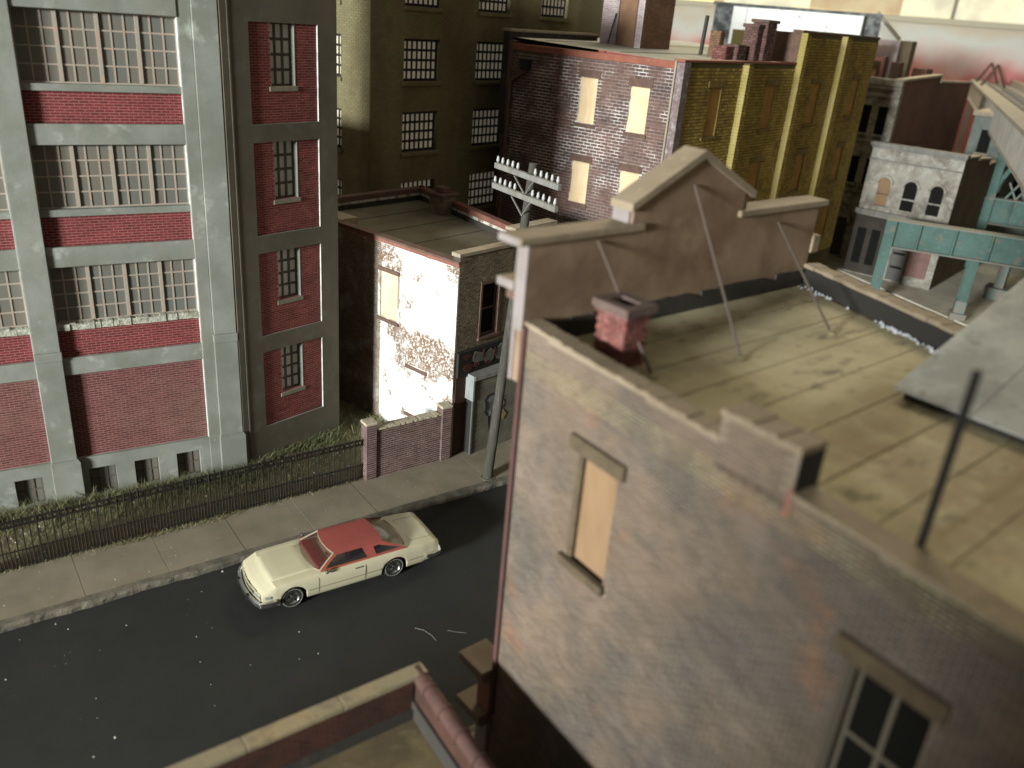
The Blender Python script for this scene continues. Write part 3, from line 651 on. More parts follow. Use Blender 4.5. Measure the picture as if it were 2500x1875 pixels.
build('window_sill', MB().box(SF, 1.12, 2.3, -.1, .09, 4.66, 4.77), 'brown_stone', sb, bevel=.01)
build('roof', MB().slab([tuple(sbC), tuple(FRc), tuple(RRc), tuple(RLc)], ROOFZ-.3, ROOFZ), 'roofing', sb)
def seg_wall(name, a, b, thick, z0, z1, m, root, bevel=0):
    d = Vector(b)-Vector(a); fr = Fr(a, math.degrees(math.atan2(d.y, d.x)), 1)
    return build(name, MB().box(fr, 0, d.length, 0, thick, z0, z1), m, root, bevel=bevel), fr, d.length
seg_wall('side_wall', FRc, RRc, -.3, 0, 7.62, 'taupe_mortar', sb); seg_wall('rear_wall', RRc, RLc, -.3, 0, 7.63, 'taupe_mortar', sb)
def inset(a, b, w):
    d = (Vector(b)-Vector(a)).normalized(); n = Vector((-d.y, d.x)); return Vector(a)+n*w, Vector(b)+n*w
for a, b in ((FRc, RRc), (RRc, RLc)):
    ia, ib = inset(a, b, .305)
    seg_wall('worn_band', ia, ib, .02, ROOFZ+.2, 7.62, 'worn_white', sb); seg_wall('roof_flashing', ia, ib, .05, ROOFZ, ROOFZ+.22, 'flashing', sb)
    seg_wall('parapet_coping', *inset(a, b, -.05), .40, 7.625, 7.86, 'brown_stone' if a is RRc else 'red_coping_dull', sb, .02)
for t in (.2, .4, .6, .8):
    a = Vector(sbC).lerp(RLc, t); b = Vector(FRc).lerp(RRc, t); build('roofing_seam', MB().bar((a.x+.35, a.y+.1, ROOFZ+.004), (b.x-.35, b.y, ROOFZ+.004), .05, .012), 'flashing', sb)
q = SL.p(8.2, -.35, 0); build('roof_hatch', MB().box(SL, 7.2, 9.2, -1.4, -.3, ROOFZ, 7.75), 'pale_coping', sb, bevel=.02)
# roof chimney
cb = Bricks(); CC = Fr((19.75, 32.55), 13.5)
build('chimney', MB().box(CC, -.42, .42, -.42, .42, ROOFZ, 8.1), 'taupe_mortar', sb)
for fr in (Fr(CC.p(-.42, .42, 0).xy, 13.5), Fr(CC.p(-.42, .42, 0).xy, 103.5, 1)): cb.face(fr, 0, .84, ROOFZ, 8.1, 0, .25, .085, .014, .02, m='taupe_brick')
build('chimney_cap', MB().box(CC, -.55, .55, -.55, .55, 8.1, 8.22).box(CC, -.25, .25, -.25, .25, 8.22, 8.46), 'brown_stone', sb, bevel=.02)
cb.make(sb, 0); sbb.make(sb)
# painted fascia, storefront box
build('fascia', MB().box(SF, .1, 5.1, 0, .12, 3.45, 4.42), 'mural_black', sb)
def blob(fr, pts, d0, d1, m, root, name):
    build(name, MB().prism(fr, pts, d0, d1), m, root)
random.seed(21)
def splash(fr, cs, cz, rs, rz, d, m, root, name, n=9):
    pts = [(cs+rs*random.uniform(.55, 1.1)*math.cos(6.283*i/n), cz+rz*random.uniform(.55, 1.1)*math.sin(6.283*i/n)) for i in range(n)]
    blob(fr, pts, d, d+.012, m, root, name)
splash(SF, .62, 3.72, .34, .2, .122, 'mural_red', sb, 'painted_shape'); splash(SF, .55, 4.2, .22, .14, .122, 'mural_red', sb, 'painted_shape')
for cs, cz, rs, rz in ((1.15, 4.05, .34, .30), (1.75, 3.98, .36, .36), (2.35, 4.02, .32, .36), (2.95, 4.0, .34, .34), (3.6, 4.0, .35, .34)):
    splash(SF, cs, cz, rs, rz, .123, 'mural_gray', sb, 'painted_shape')
for cs, cz, rs, rz in ((1.05, 3.78, .2, .10), (1.42, 4.12, .07, .2), (2.05, 4.05, .08, .22), (2.62, 4.1, .10, .2), (1.62, 3.74, .12, .09), (3.25, 4.1, .1, .2)):
    splash(SF, cs, cz, rs, rz, .136, 'mural_red', sb, 'painted_shape')
ST = Fr((15.95, 23.53), 8)
build('door_recess', MB().box(SF, .12, .85, -.02, .02, .2, 3.45), 'oxblood', sb)
build('storefront_box', MB().box(ST, .04, 4.4, -.5, -.03, .1, 3.30), 'mural_black', sb)
z = .2
while z < 3.26:
    build('siding_board', MB().prism(ST, [(.05, z), (4.4, z), (4.4, z+.088), (.05, z+.088)], -.03, random.uniform(-.006, .006)), 'siding', sb); z += .1
build('storefront_ledge', MB().box(ST, -.02, 4.45, -.55, .10, 3.30, 3.50), 'weathered_gray', sb, bevel=.02)
build('end_panel', MB().box(ST, -.06, .02, -.42, .08, 2.48, 3.50), 'sign_white', sb, bevel=.008)
build('corner_post', MB().box(ST, -.02, .045, -.02, .05, .2, 2.48), 'post_gray', sb)
# wall painting: dark outline round a pale area
out = [(.62, 2.30), (.78, 2.50), (1.05, 2.52), (1.25, 2.36), (1.30, 2.05), (1.22, 1.75), (1.12, 1.45), (1.12, 1.10), (.90, 1.02), (.82, 1.35), (.80, 1.65), (.64, 1.90)]
blob(ST, out, .008, .014, 'mural_blue', sb, 'painted_shape')
mb = MB()
for a, b in zip(out, out[1:]+out[:1]): mb.bar(ST.p(a[0], .02, a[1]), ST.p(b[0], .02, b[1]), .012, .09)
build('painted_outline', mb, 'mural_black', sb)
for cs, cz, rs, rz in ((.98, 2.2, .2, .12), (1.5, 2.0, .16, .3), (1.6, 1.5, .2, .25), (.95, 1.6, .1, .2)): splash(ST, cs, cz, rs, rz, .015, 'mural_tan' if cs > 1.2 else 'mural_gray', sb, 'painted_shape')

# ------------------------------------------------------------------ telegraph pole
B0 = Vector((15.63, 21.76, .18)); T0 = Vector((16.51, 21.76, 11.5)); ax = (T0-B0).normalized()
tp = empty('telegraph_pole', B0, 'leaning grey telegraph pole with two crossarms of white insulators', 'telegraph pole')
build('pole', MB().tube(B0, T0, .185, .135, 14), 'pole_wood', tp, smooth=True)
build('pole_socket', MB().lathe((15.63, 21.76, .19), (0, 0, 1), [(0, .26), (.03, .26), (.03, .2)], 14), 'kerb', tp)
AR = Fr((16.40, 21.76), 87, 1)
for zc in (11.12, 10.46):
    c = B0+ax*((zc-B0.z)/ax.z); af = Fr((c.x, c.y), 87, 1)
    build('crossarm', MB().box(af, -1.87, 1.87, .13, .28, zc-.09, zc+.09), 'weathered_gray', tp, bevel=.015)
    for sg in (-1, 1): build('arm_brace', MB().bar(af.p(sg*.55, .30, zc-.1), af.p(0, .2, zc-.62), .05, .03), 'weathered_gray', tp)
    ib = MB(); ib.lathe((0, 0, 0), (0, 0, 1), [(0, .03), (.06, .03), (.06, .062), (.13, .07), (.19, .05), (.23, .055), (.27, .03), (.28, .01)], 10)
    if 'ins' not in globals():
        ins = bpy.data.meshes.new('insulator'); ins.from_pydata([tuple(v) for v in ib.v], [], ib.f); ins.materials.append(MATS['insulator'])
        ins.polygons.foreach_set('use_smooth', [True]*len(ins.polygons))
    for k in range(5):
        for sg in (-1, 1): instance('insulator', ins, tp, af.p(sg*(.52+.31*k), .21, zc+.085), (random.uniform(-.05, .05), random.uniform(-.05, .05), 0), (.8, .8, .85))

# ------------------------------------------------------------------ dark brick building with boarded windows
DF = Fr((28.63, 27.54), 15); DL = Fr((28.63, 27.54), 105, 1)
db = empty('boarded_building', (28.63, 27.54, .2), 'tall building with chalky purple brick side, yellow brick front and boarded windows', 'building')
dl_w = [(4.40, 5.36, 11.2, 13.28), (1.53, 2.52, 11.15, 13.17), (4.36, 5.38, 7.38, 9.38), (1.5, 2.52, 7.3, 9.36)]
DH = 10.0
mb = MB(); wall_solid(mb, DL, 0, DH, 0, 14.1, -.4, 0, dl_w); build('side_wall', mb, 'chalk_mortar', db)
dbb = Bricks()
dbb.face(DL, .02, DH-.35, 3.6, 14.1, 0, .40, .150, .034, .016, holes=[h for a, b, c, d in dl_w for h in ((a, b, c, d), (a-.14, b+.14, d, d+.35), (a-.12, b+.12, c-.2, c))], m='plum_dark_brick', jit=.006)
for a, b, c, d in dl_w:
    build('lintel', MB().box(DL, a-.14, b+.14, -.1, .05, d+.01, d+.35), 'brown_stone', db, bevel=.015)
    build('window_sill', MB().box(DL, a-.12, b+.12, -.1, .08, c-.2, c-.01), 'brown_stone', db, bevel=.015)
    build('plank', MB().box(DL, a, b, -.25, -.06, c, d-.02), 'board', db)
    w = (b-a)
    build('plank', MB().box(DL, a-.03, b+.03, -.06, -.01, d-.42, d-.05), 'board', db)
    build('plank', MB().box(DL, a-.02, b+.03, -.06, -.005, c+.02, c+.45), 'board', db)
build('side_coping', MB().box(DL, .3, DH, -.45, .08, 14.12, 14.42), 'rust_coping', db, bevel=.02)
build('corner_pier', MB().box(DL, DH-.35, DH+.05, -.5, .10, 0, 14.55), 'plum_dark_brick', db, bevel=.03)
build('corner_pier', MB().box(DL, -.08, .30, -.5, .07, 0, 14.40), 'corner_brick', db, bevel=.03)
build('corner_pipe', MB().tube(DL.p(.36, .08, 0), DL.p(.36, .08, 14.45), .05), 'pale_coping', db)
build('rear_parapet', MB().box(Fr(DL.p(DH, 0, 0).xy, 15), -.1, 7.6, -.3, .1, 10, 14.95), 'flashing', db)
build('rear_coping', MB().box(Fr(DL.p(DH, 0, 0).xy, 15), -.1, 7.6, -.35, .16, 14.95, 15.06), 'pale_coping', db)
# downpipe with hopper
mb = MB(); mb.tube(DL.p(8.6, .16, 13.25), DL.p(9.55, .16, 12.7), .09); mb.tube(DL.p(9.6, .16, 12.72), DL.p(9.72, .16, 5.5), .09)
build('downpipe', mb, 'brown_stone', db, smooth=True)
build('rain_hopper', MB().prism(DL, [(8.4, 13.75), (8.95, 13.75), (8.85, 13.25), (8.5, 13.25)], .02, .4), 'mural_black', db)
# yellow front
ups = [(2.75, 3.9, 11.12, 13.32), (8.95, 10.15, 11.2, 13.35), (15.1, 16.3, 11.2, 13.4), (21.6, 22.7, 11.4, 13.6)]
lows = [(a-.1, b-.1, 7.35, 9.45) for a, b, c, d in ups]
low3 = [(a-.1, b-.1, 3.6, 5.6) for a, b, c, d in ups]
fh = ups+lows+low3
mb = MB(); wall_solid(mb, DF, 0.0, 12.2, 0, 14.40, -.4, 0, fh); wall_solid(mb, DF, 12.2, 24.7, 0, 16.0, -.4, 0, fh); build('front_wall', mb, 'yellow_mortar', db)
for s0, s1, zt in ((.02, 5.8, 14.2), (6.35, 12.2, 14.2), (12.75, 18.2, 15.8), (18.95, 24.7, 15.8)):
    dbb.face(DF, s0, s1, 2.5, zt, 0, .38, .15, .03, .02, holes=[h for a, b, c, d in fh for h in ((a, b, c, d), (a-.2, b+.3, d, d+.32), (a-.25, b+.12, c-.14, c))], m='yellow_brick', jit=.006)
for a, b, c, d in fh:
    build('lintel', MB().box(DF, a-.2, b+.3, -.1, .05, d+.01, d+.32), 'ochre_stone', db, bevel=.015)
    build('window_sill', MB().box(DF, a-.25, b+.12, -.1, .09, c-.14, c-.01), 'ochre_stone', db, bevel=.015)
    build('plank', MB().box(DF, a, b, -.3, -.04, c, d), 'ochre_board', db); build('reveal_edge', MB().box(DF, b, b+.04, -.2, .03, c, d), 'ochre_stone', db)
for s, w, zt in ((5.8, .5, 14.42), (12.2, .5, 16.0), (18.2, .75, 16.0)):
    build('pilaster', MB().box(DF, s+.02, s+w, -.1, .33, 0, zt), 'yellow_mortar', db)
    dbb.face(Fr(DF.p(0, .33, 0).xy, 15), s+.02, s+w, 2.5, zt-.1, 0, .25, .15, .03, .02, m='yellow_brick')
    mb = MB(); z = 2.5
    while z < zt-.1: mb.box(DF, s-.012-random.uniform(0, .015), s+.02, 0, .35, z, min(z+.142, zt)); z += .15
    build('painted_edge', mb, 'yellow_paint', db)
build('front_coping', MB().box(DF, -.05, 12.2, -.5, .06, 14.41, 14.52), 'rust_coping', db, bevel=.02)
build('front_coping', MB().box(DF, 12.2, 24.75, -.5, .06, 16.0, 16.14), 'brown_stone', db, bevel=.02)
build('fire_wall', MB().box(Fr(DF.p(12.2, 0, 0).xy, 105, 1), .02, 2.2, -.5, .02, 14.4, 16.0), 'brown_stone', db, bevel=.02)
build('side_wall', MB().box(Fr(DF.p(24.7, 0, 0).xy, 105, 1), .02, 10, -.01, .4, 0, 15.9), 'yellow_mortar', db)
mb = MB(); D_ = lambda s, d, z: DF.p(s, -d, z)
mb.add([D_(.3, .3, 14.38), D_(24.3, .3, 14.38), D_(24.3, 26, 15.2), D_(7.5, 26, 15.2), D_(7.5, 10, 14.69), D_(.3, 10, 14.69)], [(0, 1, 2, 3, 4, 5)]); build('roof', mb, 'roof_gray', db)
build('rear_parapet', MB().box(DF, 7.5, 24.4, -26.4, -26, 8, 16.35), 'ochre_stone', db); build('rear_coping', MB().box(DF, 7.4, 24.5, -26.5, -25.9, 16.35, 16.7), 'mural_black', db)
build('rear_wall', MB().box(DF, 7.45, 7.5, -26, -10, 5, 14.9), 'yellow_mortar', db)
for d_ in (4.0, 8.5, 14): build('roof_seam', MB().bar(D_(1, d_, 14.385+.032*d_), D_(24, d_+.4, 14.385+.032*d_), .05, .02), 'flashing', db)
# stair bulkhead on the roof
bo = DF.o.xy+Vector((math.cos(R(15)), math.sin(R(15))))*6.5+Vector((math.cos(R(105)), math.sin(R(105))))*6.4
BL = Fr(bo, 105, 1); BF = Fr(bo, 15)
mb = MB(); wall_solid(mb, BL, 0, 2.6, 14.3, 18.5, -.3, 0, [(.42, 1.5, 14.3, 16.95)]); build('bulkhead_wall', mb, 'white_mortar', db)
build('bulkhead_wall', MB().box(BF, .005, 3.1, -2.6, 0, 14.3, 18.5), 'brown_brick', db)
build('bulkhead_door', MB().box(BL, .42, 1.5, -.28, -.015, 14.42, 16.95), 'plum_door', db)
build('door_frame', MB().box(BL, .36, .43, -.2, .03, 14.4, 17.0).box(BL, 1.49, 1.56, -.2, .03, 14.4, 17.0), 'plum_dark_brick', db)
build('bulkhead_pipe', MB().tube(BL.p(1.95, .3, 14.2), BL.p(1.62, .12, 16.2), .04), 'black_pipe', db)
bb = Bricks(); bb.face(BL, .02, 2.6, 14.42, 18.5, 0, .26, .09, .022, .012, holes=[(.34, 1.58, 14.3, 17.0)], m='lilac_brick'); bb.face(BF, .02, 3.1, 14.4, 18.5, 0, .26, .09, .02, .014, m='brown_brick'); bb.make(db, 0)
# chimneys on the roof
def chimney(s, d, w, t, z0, z1, m, cap=True):
    o = DF.p(s, -d, 0); f = Fr(o.xy, 15); b = Bricks()
    build('chimney', MB().box(f, .02, w-.02, -t, -.02, z0, z1), 'seam', db)
    for fr, L in ((f, w), (Fr(f.p(0, -.0, 0).xy, 105, 1), t)): b.face(fr, 0, L, z0, z1, -.01, .3, .12, .02, .035, m=m, jit=.012)
    b.make(db, 0)
    if cap: build('chimney_cap', MB().box(f, -.12, w+.12, -t-.1, .1, z1, z1+.16), 'plum_dark_brick', db, bevel=.03)
chimney(8.35, .75, .95, .7, 14.3, 16.05, 'chimney_brick'); chimney(9.0, .55, 1.1, .8, 14.3, 16.3, 'chimney_brick')
chimney(6.1, 1.2, .75, .7, 14.3, 15.1, 'red_chimney_brick', False); chimney(6.95, 1.0, .95, .8, 14.3, 15.2, 'chimney_brick', False); chimney(9.6, 3.4, .5, .6, 14.3, 15.75, 'brown_brick', False)
a = DF.p(9.2, -4.2, 14.4); build('vent_stack', MB().tube(a, a+Vector((.1, 0, 2.05)), .11), 'black_pipe', db)
dbb.make(db)

# ------------------------------------------------------------------ olive warehouse behind
OC = Vector((18.564, 37.508)); OF = Fr(OC, 15); OL = Fr(OC, 105, 1)
ob = empty('olive_warehouse', (OC.x, OC.y, .2), 'big dark olive warehouse with rows of multi pane windows behind the small building', 'warehouse')
oh = []
for zi in range(4):
    for c in range(3): s = 2.10+5.15*c; z = 12.36-3.37*(zi-1) if zi else 15.72; oh.append((s, s+2.42, z, z+1.93))
mb = MB(); wall_solid(mb, OF, 0, 18.4, 0, 20, -.5, 0, [h for h in oh if h[1] < 18.4]); build('front_wall', mb, 'olive_mortar', ob)
olb = Bricks(); olb.face(OF, 0, 17, 5.2, 17.5, 0, .33, .115, .014, .010, holes=[h for a, b, c, d in oh for h in ((a, b, c, d), (a-.1, b+.12, c-.19, c))], m='olive_wall', jit=.002)
lhs = [(2.1, 4.5, 12.36, 14.27), (2.1, 4.5, 9.0, 10.9), (2.1, 4.5, 15.72, 17.6), (2.1, 4.5, 5.63, 7.5)]
mb = MB(); wall_solid(mb, OL, 0, 6, 0, 20, -.5, 0, lhs); build('side_wall', mb, 'olive_mortar', ob)
olb.face(OL, 0.01, 4.6, 5.2, 17.5, 0, .33, .115, .014, .010, holes=[(a-.12, b+.12, c-.2, d) for a, b, c, d in lhs], m='olive_wall', jit=.002)
olb.make(ob)
for fr, hs in ((OF, oh), (OL, lhs)):
    for a, b, c, d in hs:
        vis = seen(fr.p((a+b)/2, 0, (c+d)/2), 120)
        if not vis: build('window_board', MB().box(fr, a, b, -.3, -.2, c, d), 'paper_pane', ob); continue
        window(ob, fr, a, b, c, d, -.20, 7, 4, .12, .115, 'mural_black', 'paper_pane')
        build('window_sill', MB().box(fr, a-.1, b+.12, -.15, .12, c-.19, c-.01), 'olive_wall', ob, bevel=.01)

# ------------------------------------------------------------------ foreground building with the stepped parapet
fbd = empty('parapet_building', (8.25, 10.7, .2), 'large mauve brick building with stepped gable parapet and ochre flat roof in front', 'building')
W1 = Fr((8.25, 10.7), 90, 1); PF = Fr((8.25, 10.7), 4, 1)
RZ = 10.6
fw_h = [(-2.68, -1.72, 7.38, 9.42), (-7.98, -6.88, 6.95, 9.15)]
def top_l(s): return 11.05+(.12/4.35)*s if s > -4.40 else (11.36 if s > -5.64 else 10.74+(.115/2.85)*(s+5.64)*.9)
mb = MB(); wall_solid(mb, W1, -13, 0, 0, 10.5, -.35, -.002, fw_h)
mb.prism(W1, [(-4.40, 10.5), (0, 10.5), (0, 11.03), (-4.40, 10.91)], -.3, -.002); mb.prism(W1, [(-5.64, 10.5), (-4.40, 10.5), (-4.40, 11.28), (-5.64, 11.28)], -.45, 0.0)
mb.prism(W1, [(-13, 10.5), (-5.64, 10.5), (-5.64, 10.68), (-13, 10.36)], -.3, -.002); build('side_wall', mb, 'mauve_mortar', fbd)
fbb = Bricks(); fbb.face(W1, -11.5, 0, 1.0, 11.32, 0, .205, .068, .015, .006, holes=[h for a, b, c, d in fw_h for h in ((a, b, c, d), (a-.16, b+.18, d, d+.28), (a-.08, b+.14, c-.17, c))], top=lambda s: top_l(s)-.05, m='mauve_brick')
fbb.make(fbd)
cp = MB(); n = 30
for i in range(n):
    s0, s1 = -4.40*i/n, -4.40*(i+1)/n; j = random.uniform(-.015, .015); cp.prism(W1, [(s1, 10.9+.026*s1*0+.13*(1+s1/4.4)-.01), (s0, 10.9+.13*(1+s0/4.4)-.01), (s0, 10.965+.12*(1+s0/4.4)+j), (s1, 10.965+.12*(1+s1/4.4)+j)], -.33, .03+random.uniform(-.015, .015))
build('side_coping', cp, 'coping_tan', fbd)
cp = MB(); n = 10
for i in range(n):
    s0, s1 = -5.66+1.28*i/n, -5.66+1.28*(i+1)/n; cp.box(W1, s0, s1, -.48, .035+random.uniform(-.015, .015), 11.28, 11.37+random.uniform(-.015, .015))
build('stub_end_shade', MB().box(W1, -5.665, -5.642, -.46, .004, 10.62, 11.28), 'mural_black', fbd)  # dark sheet: shade on the end turned from the window, put into colour
build('stub_coping', cp, 'coping_tan', fbd)
build('edge_strip', MB().prism(W1, [(-13, 10.40), (-5.66, 10.70), (-5.66, 10.76), (-13, 10.47)], -.4, .03), 'coping_tan', fbd)
build('broken_brick', MB().prism(W1, [(-5.70, 10.40), (-5.56, 10.38), (-5.58, 10.80), (-5.66, 10.80)], 0, .02), 'salmon_paint', fbd, bevel=.02)
# boarded window and sash window
a, b, c, d = fw_h[0]
build('lintel', MB().box(W1, a-.18, b+.18, -.1, .09, d, d+.27), 'dark_lintel', fbd, bevel=.02)
build('window_sill', MB().box(W1, a-.08, b+.14, -.1, .12, c-.17, c), 'dark_lintel', fbd, bevel=.02)
build('window_jamb', MB().box(W1, b-.11, b, -.3, -.01, c, d), 'dark_lintel', fbd)
build('window_board', MB().box(W1, a, b-.11, -.3, -.10, c, d), 'tan_board', fbd)
a, b, c, d = fw_h[1]
build('lintel', MB().box(W1, a-.14, b+.18, -.1, .09, d, d+.28), 'dark_lintel', fbd, bevel=.02)
build('window_frame', MB().box(W1, b-.12, b, -.3, -.02, c, d).box(W1, a, b-.12, -.3, -.05, d-.10, d), 'dark_sash', fbd)
window(fbd, W1, a, b-.12, c, d-.10, -.16, 2, 2, .05, .06, 'tan_sash', 'dark_pane')
# roof: overlapping roofing sheets parallel to the facade
build('roof_deck', MB().slab([(8.25, 10.72), (16.75, 11.3), (13.6, -2.5), (8.25, -2.5)], 10.2, RZ-.015), 'tar', fbd)
edge = lambda y: 16.7-(11.3-y)*.268
y = 10.75
while y > -2.4:
    w = .94; m = math.tan(R(4)); e = .016
    zt = RZ+random.uniform(-.004, .004)
    mb = MB(); mb.slab([(8.28, y-w+e+.0), (edge(y-w), y-w+e+8.2*m), (edge(y), y-e+8.2*m), (8.28, y-e)], RZ-.03, zt)
    build('roofing_sheet', mb, 'ochre_roofing', fbd)
    y -= w
RPd = Fr((16.68, 11.28), 255, 1)      # right parapet
build('right_parapet', MB().box(RPd, 0, 13.5, -.02, .30, 9.5, 11.02), 'mural_black', fbd)
cp = MB()
for i in range(40): cp.box(RPd, 13.5*i/40, 13.5*(i+1)/40, -.05+random.uniform(-.02, .02), .34, 11.02, 11.10+random.uniform(-.015, .015))
build('parapet_coping', cp, 'coping_tan', fbd)
mb = MB()
for i in range(110):
    s = abs(random.gauss(.7, .35)) if i < 30 else random.choice((random.gauss(3.15, .35), random.gauss(4.35, .3)))
    p = RPd.p(s, 0, 0); q = p-Vector((RPd.n.x, RPd.n.y, 0))*(.06+abs(random.gauss(0, .10))); speck(mb, q.x, q.y, RZ+.005, random.uniform(.02, .075))
build('paint_flakes', mb, 'snow_flake_paint', fbd, kind='stuff')
# stepped facade slab
poly = [(-.06, 0), (8.45, 0), (8.45, 12.42), (5.60, 12.42), (5.60, 12.95), (4.02, 13.72), (2.34, 12.95), (2.34, 12.42), (-.06, 12.42)]
build('facade', MB().prism(PF, poly[:1]+poly[1:2]+[(8.45, 9.95), (-.0, 9.95), (0, 0)], 0, .03), 'mauve_mortar', fbd)
build('stepped_parapet', MB().prism(PF, [(-.06, 9.95)]+[(8.45, 9.95)]+poly[2:], 0, .27), 'plywood_brown', fbd)
build('parapet_end', MB().box(PF, -.085, -.06, .0, .27, 10.9, 12.42).box(PF, -.085, -.06, .18, .27, 9.95, 10.9), 'facade_paint', fbd)
build('parapet_coping', MB().box(PF, -.34, 2.62, -.09, .50, 12.42, 12.56), 'coping_tan', fbd, bevel=.03)
build('parapet_coping', MB().box(PF, 5.46, 8.70, -.09, .50, 12.42, 12.56), 'coping_tan', fbd, bevel=.03)
build('coping_end', MB().box(PF, -.352, -.34, -.06, .48, 12.43, 12.55), 'facade_paint', fbd)
build('gable_coping', MB().prism(PF, [(2.20, 12.80), (4.02, 13.66), (5.84, 12.80), (5.84, 12.94), (4.02, 13.81), (2.20, 12.94)], -.09, .46), 'coping_tan', fbd)
build('gable_foot', MB().box(PF, 2.28, 2.62, .05, .46, 12.56, 12.80), 'facade_paint', fbd)
build('gable_foot', MB().box(PF, 5.46, 5.78, .05, .46, 12.56, 12.80), 'facade_paint', fbd)
build('facade_cornice', MB().box(PF, -.10, 8.6, .27, .72, 11.56, 11.72), 'coping_tan', fbd, bevel=.02)
build('cornice_end', MB().box(PF, -.12, -.10, .27, .72, 11.57, 11.71), 'facade_paint', fbd)
build('cornice_bed', MB().box(PF, -.08, 8.5, .27, .48, 11.40, 11.56), 'brown_stone', fbd)
build('end_cap', MB().box(PF, 8.45, 8.75, -.05, .5, 11.35, 11.75), 'coping_tan', fbd, bevel=.03)
fl = MB(); n = 16
for i in range(n):
    s0, s1 = 8.3*i/n, 8.3*(i+1)/n; fl.prism(PF, [(s0, RZ-.02), (s1, RZ-.02), (s1, 10.98+random.uniform(-.03, .02)-.10*(i % 5 == 3)), (s0, 10.98+random.uniform(-.03, .02))], -.05, 0)
build('roof_flashing', fl, 'flashing', fbd)
for (s, z, bx, by) in ((1.49, 12.33, 9.45, 8.75), (3.89, 13.17, 11.52, 8.67), (6.92, 12.19, 14.34, 8.81)):
    p = PF.p(s, -.03, z); build('parapet_brace', MB().tube(p, (bx, by, RZ), .026), 'rod', fbd)
    build('brace_foot', MB().lathe((bx, by, RZ), (0, 0, 1), [(0, .11), (.02, .11), (.05, .05)], 10), 'tar', fbd)
build('cornice_bracket', MB().box(PF, -.32, .42, .03, .85, 3.25, 3.43).box(PF, -.26, .3, .03, .75, 3.13, 3.25), 'bracket_wood', fbd, bevel=.015)
build('cornice_bracket', MB().box(PF, -.32, .42, .03, .85, 2.05, 2.23).box(PF, -.26, .3, .03, .75, 1.93, 2.05), 'bracket_wood', fbd, bevel=.015)
build('painted_band', MB().box(PF, -.09, .5, .02, .42, 2.25, 3.12), 'salmon_paint', fbd)
build('corner_strip', MB().box(PF, -.08, .10, .03, .40, 0, 1.93), 'facade_paint', fbd)
build('drainpipe', MB().tube((8.20, 10.66, 2.3), (8.20, 10.66, 11.0), .052, n=12), 'drain_red', fbd, smooth=True)
# chimney, brace rod, vent pipe, skylight
CHO = (9.15, 9.22); chf = Fr(CHO, 4); cbr = Bricks()
build('chimney', MB().box(chf, .03, .53, -.63, -.03, RZ, 11.52), 'mauve_mortar', fbd)
for fr, L in ((chf, .56), (Fr(CHO, 94, 1), .66)): cbr.face(fr, 0, L, RZ, 11.50, -.02, .21, .075, .012, .03, m='red_chimney_brick', jit=.006)
cbr.make(fbd, 0)
cm = MB(); wall_solid(cm, Fr(CHO, 4), -.05, .61, 11.46, 11.53, -.71, .05, ()); build('chimney_corbel', cm, 'chimney_brick', fbd, bevel=.02)
f4 = Fr(CHO, 4); cm = MB(); cm.box(f4, -.08, .64, -.74, -.56, 11.53, 11.66).box(f4, -.08, .64, -.10, .08, 11.53, 11.66).box(f4, -.08, .12, -.56, -.10, 11.53, 11.66).box(f4, .44, .64, -.56, -.10, 11.53, 11.66)
build('chimney_cap', cm, 'cap_brick', fbd); build('flue', MB().box(f4, .12, .44, -.56, -.10, 11.54, 11.57), 'mural_black', fbd)
build('vent_pipe', MB().tube((8.77, 3.65, RZ), (8.80, 3.66, 12.85), .05, n=12), 'black_pipe', fbd, smooth=True)
build('pipe_collar', MB().lathe((8.77, 3.65, RZ), (0, 0, 1), [(0, .13), (.03, .12), (.08, .055)], 12), 'tar', fbd)
SK = Fr((12.63, 6.41), 4)
build('skylight_curb', MB().box(SK, .14, 4.8, .12, 4.9, RZ-.02, RZ+.12), 'mural_black', fbd)
for q in range(4):
    d0 = -.02+1.27*q
    build('skylight_panel', MB().prism(SK, [(0, RZ+.13), (5.0, RZ+1.68), (5.0, RZ+1.73), (0, RZ+.18)], d0, d0+1.262), 'skylight_metal', fbd, bevel=.008)
build('skylight_side', MB().prism(SK, [(.14, RZ+.1), (4.9, RZ+.1), (4.9, RZ+1.62), (.3, RZ+.19)], .03, 4.95), 'skylight_metal', fbd)

# ------------------------------------------------------------------ low building at the bottom edge with clay coping
nbd = empty('low_brick_building', (3, 10.9, .2), 'low oxblood brick building with clay tile side coping at the bottom edge', 'building')
NF = Fr((6.62, 11.05), 180.6, -1); NS = Fr((6.66, 11.05), 267.5, 1)
build('front_wall', MB().box(NF, 0, 14, -.26, 0, 0, 3.95), 'oxblood', nbd)
build('side_wall', MB().box(NS, .02, 12, -.24, -.0, 0, 3.88), 'oxblood', nbd)
nb = Bricks(); nb.face(Fr((6.36, 10.78), 180.6, 1), 0, 11, 3.2, 3.93, 0, .21, .07, .011, .008, m='oxblood'); nb.make(nbd, 120)
cp = MB(); s = -.05
while s < 13:
    w = random.uniform(1.3, 1.9); build('coping_stone', MB().box(NF, s, s+w-.004, -.29, .03, 3.95, 4.07+random.uniform(-.004, .004)), 'grimy_coping', nbd, bevel=.02); s += w
build('roof', MB().slab([(-8, -2), (5.6, -2), (6.40, 10.85), (-8, 10.95)], 2.6, 3.05), 'old_roofing', nbd)
build('roof_flashing', MB().box(Fr((6.36, 10.76), 180.6, 1), 0, 13, 0, .06, 3.05, 3.28), 'flashing', nbd)
build('side_flashing', MB().box(NS, .25, 10, -.31, -.25, 3.05, 3.45), 'flashing', nbd)
s = .05
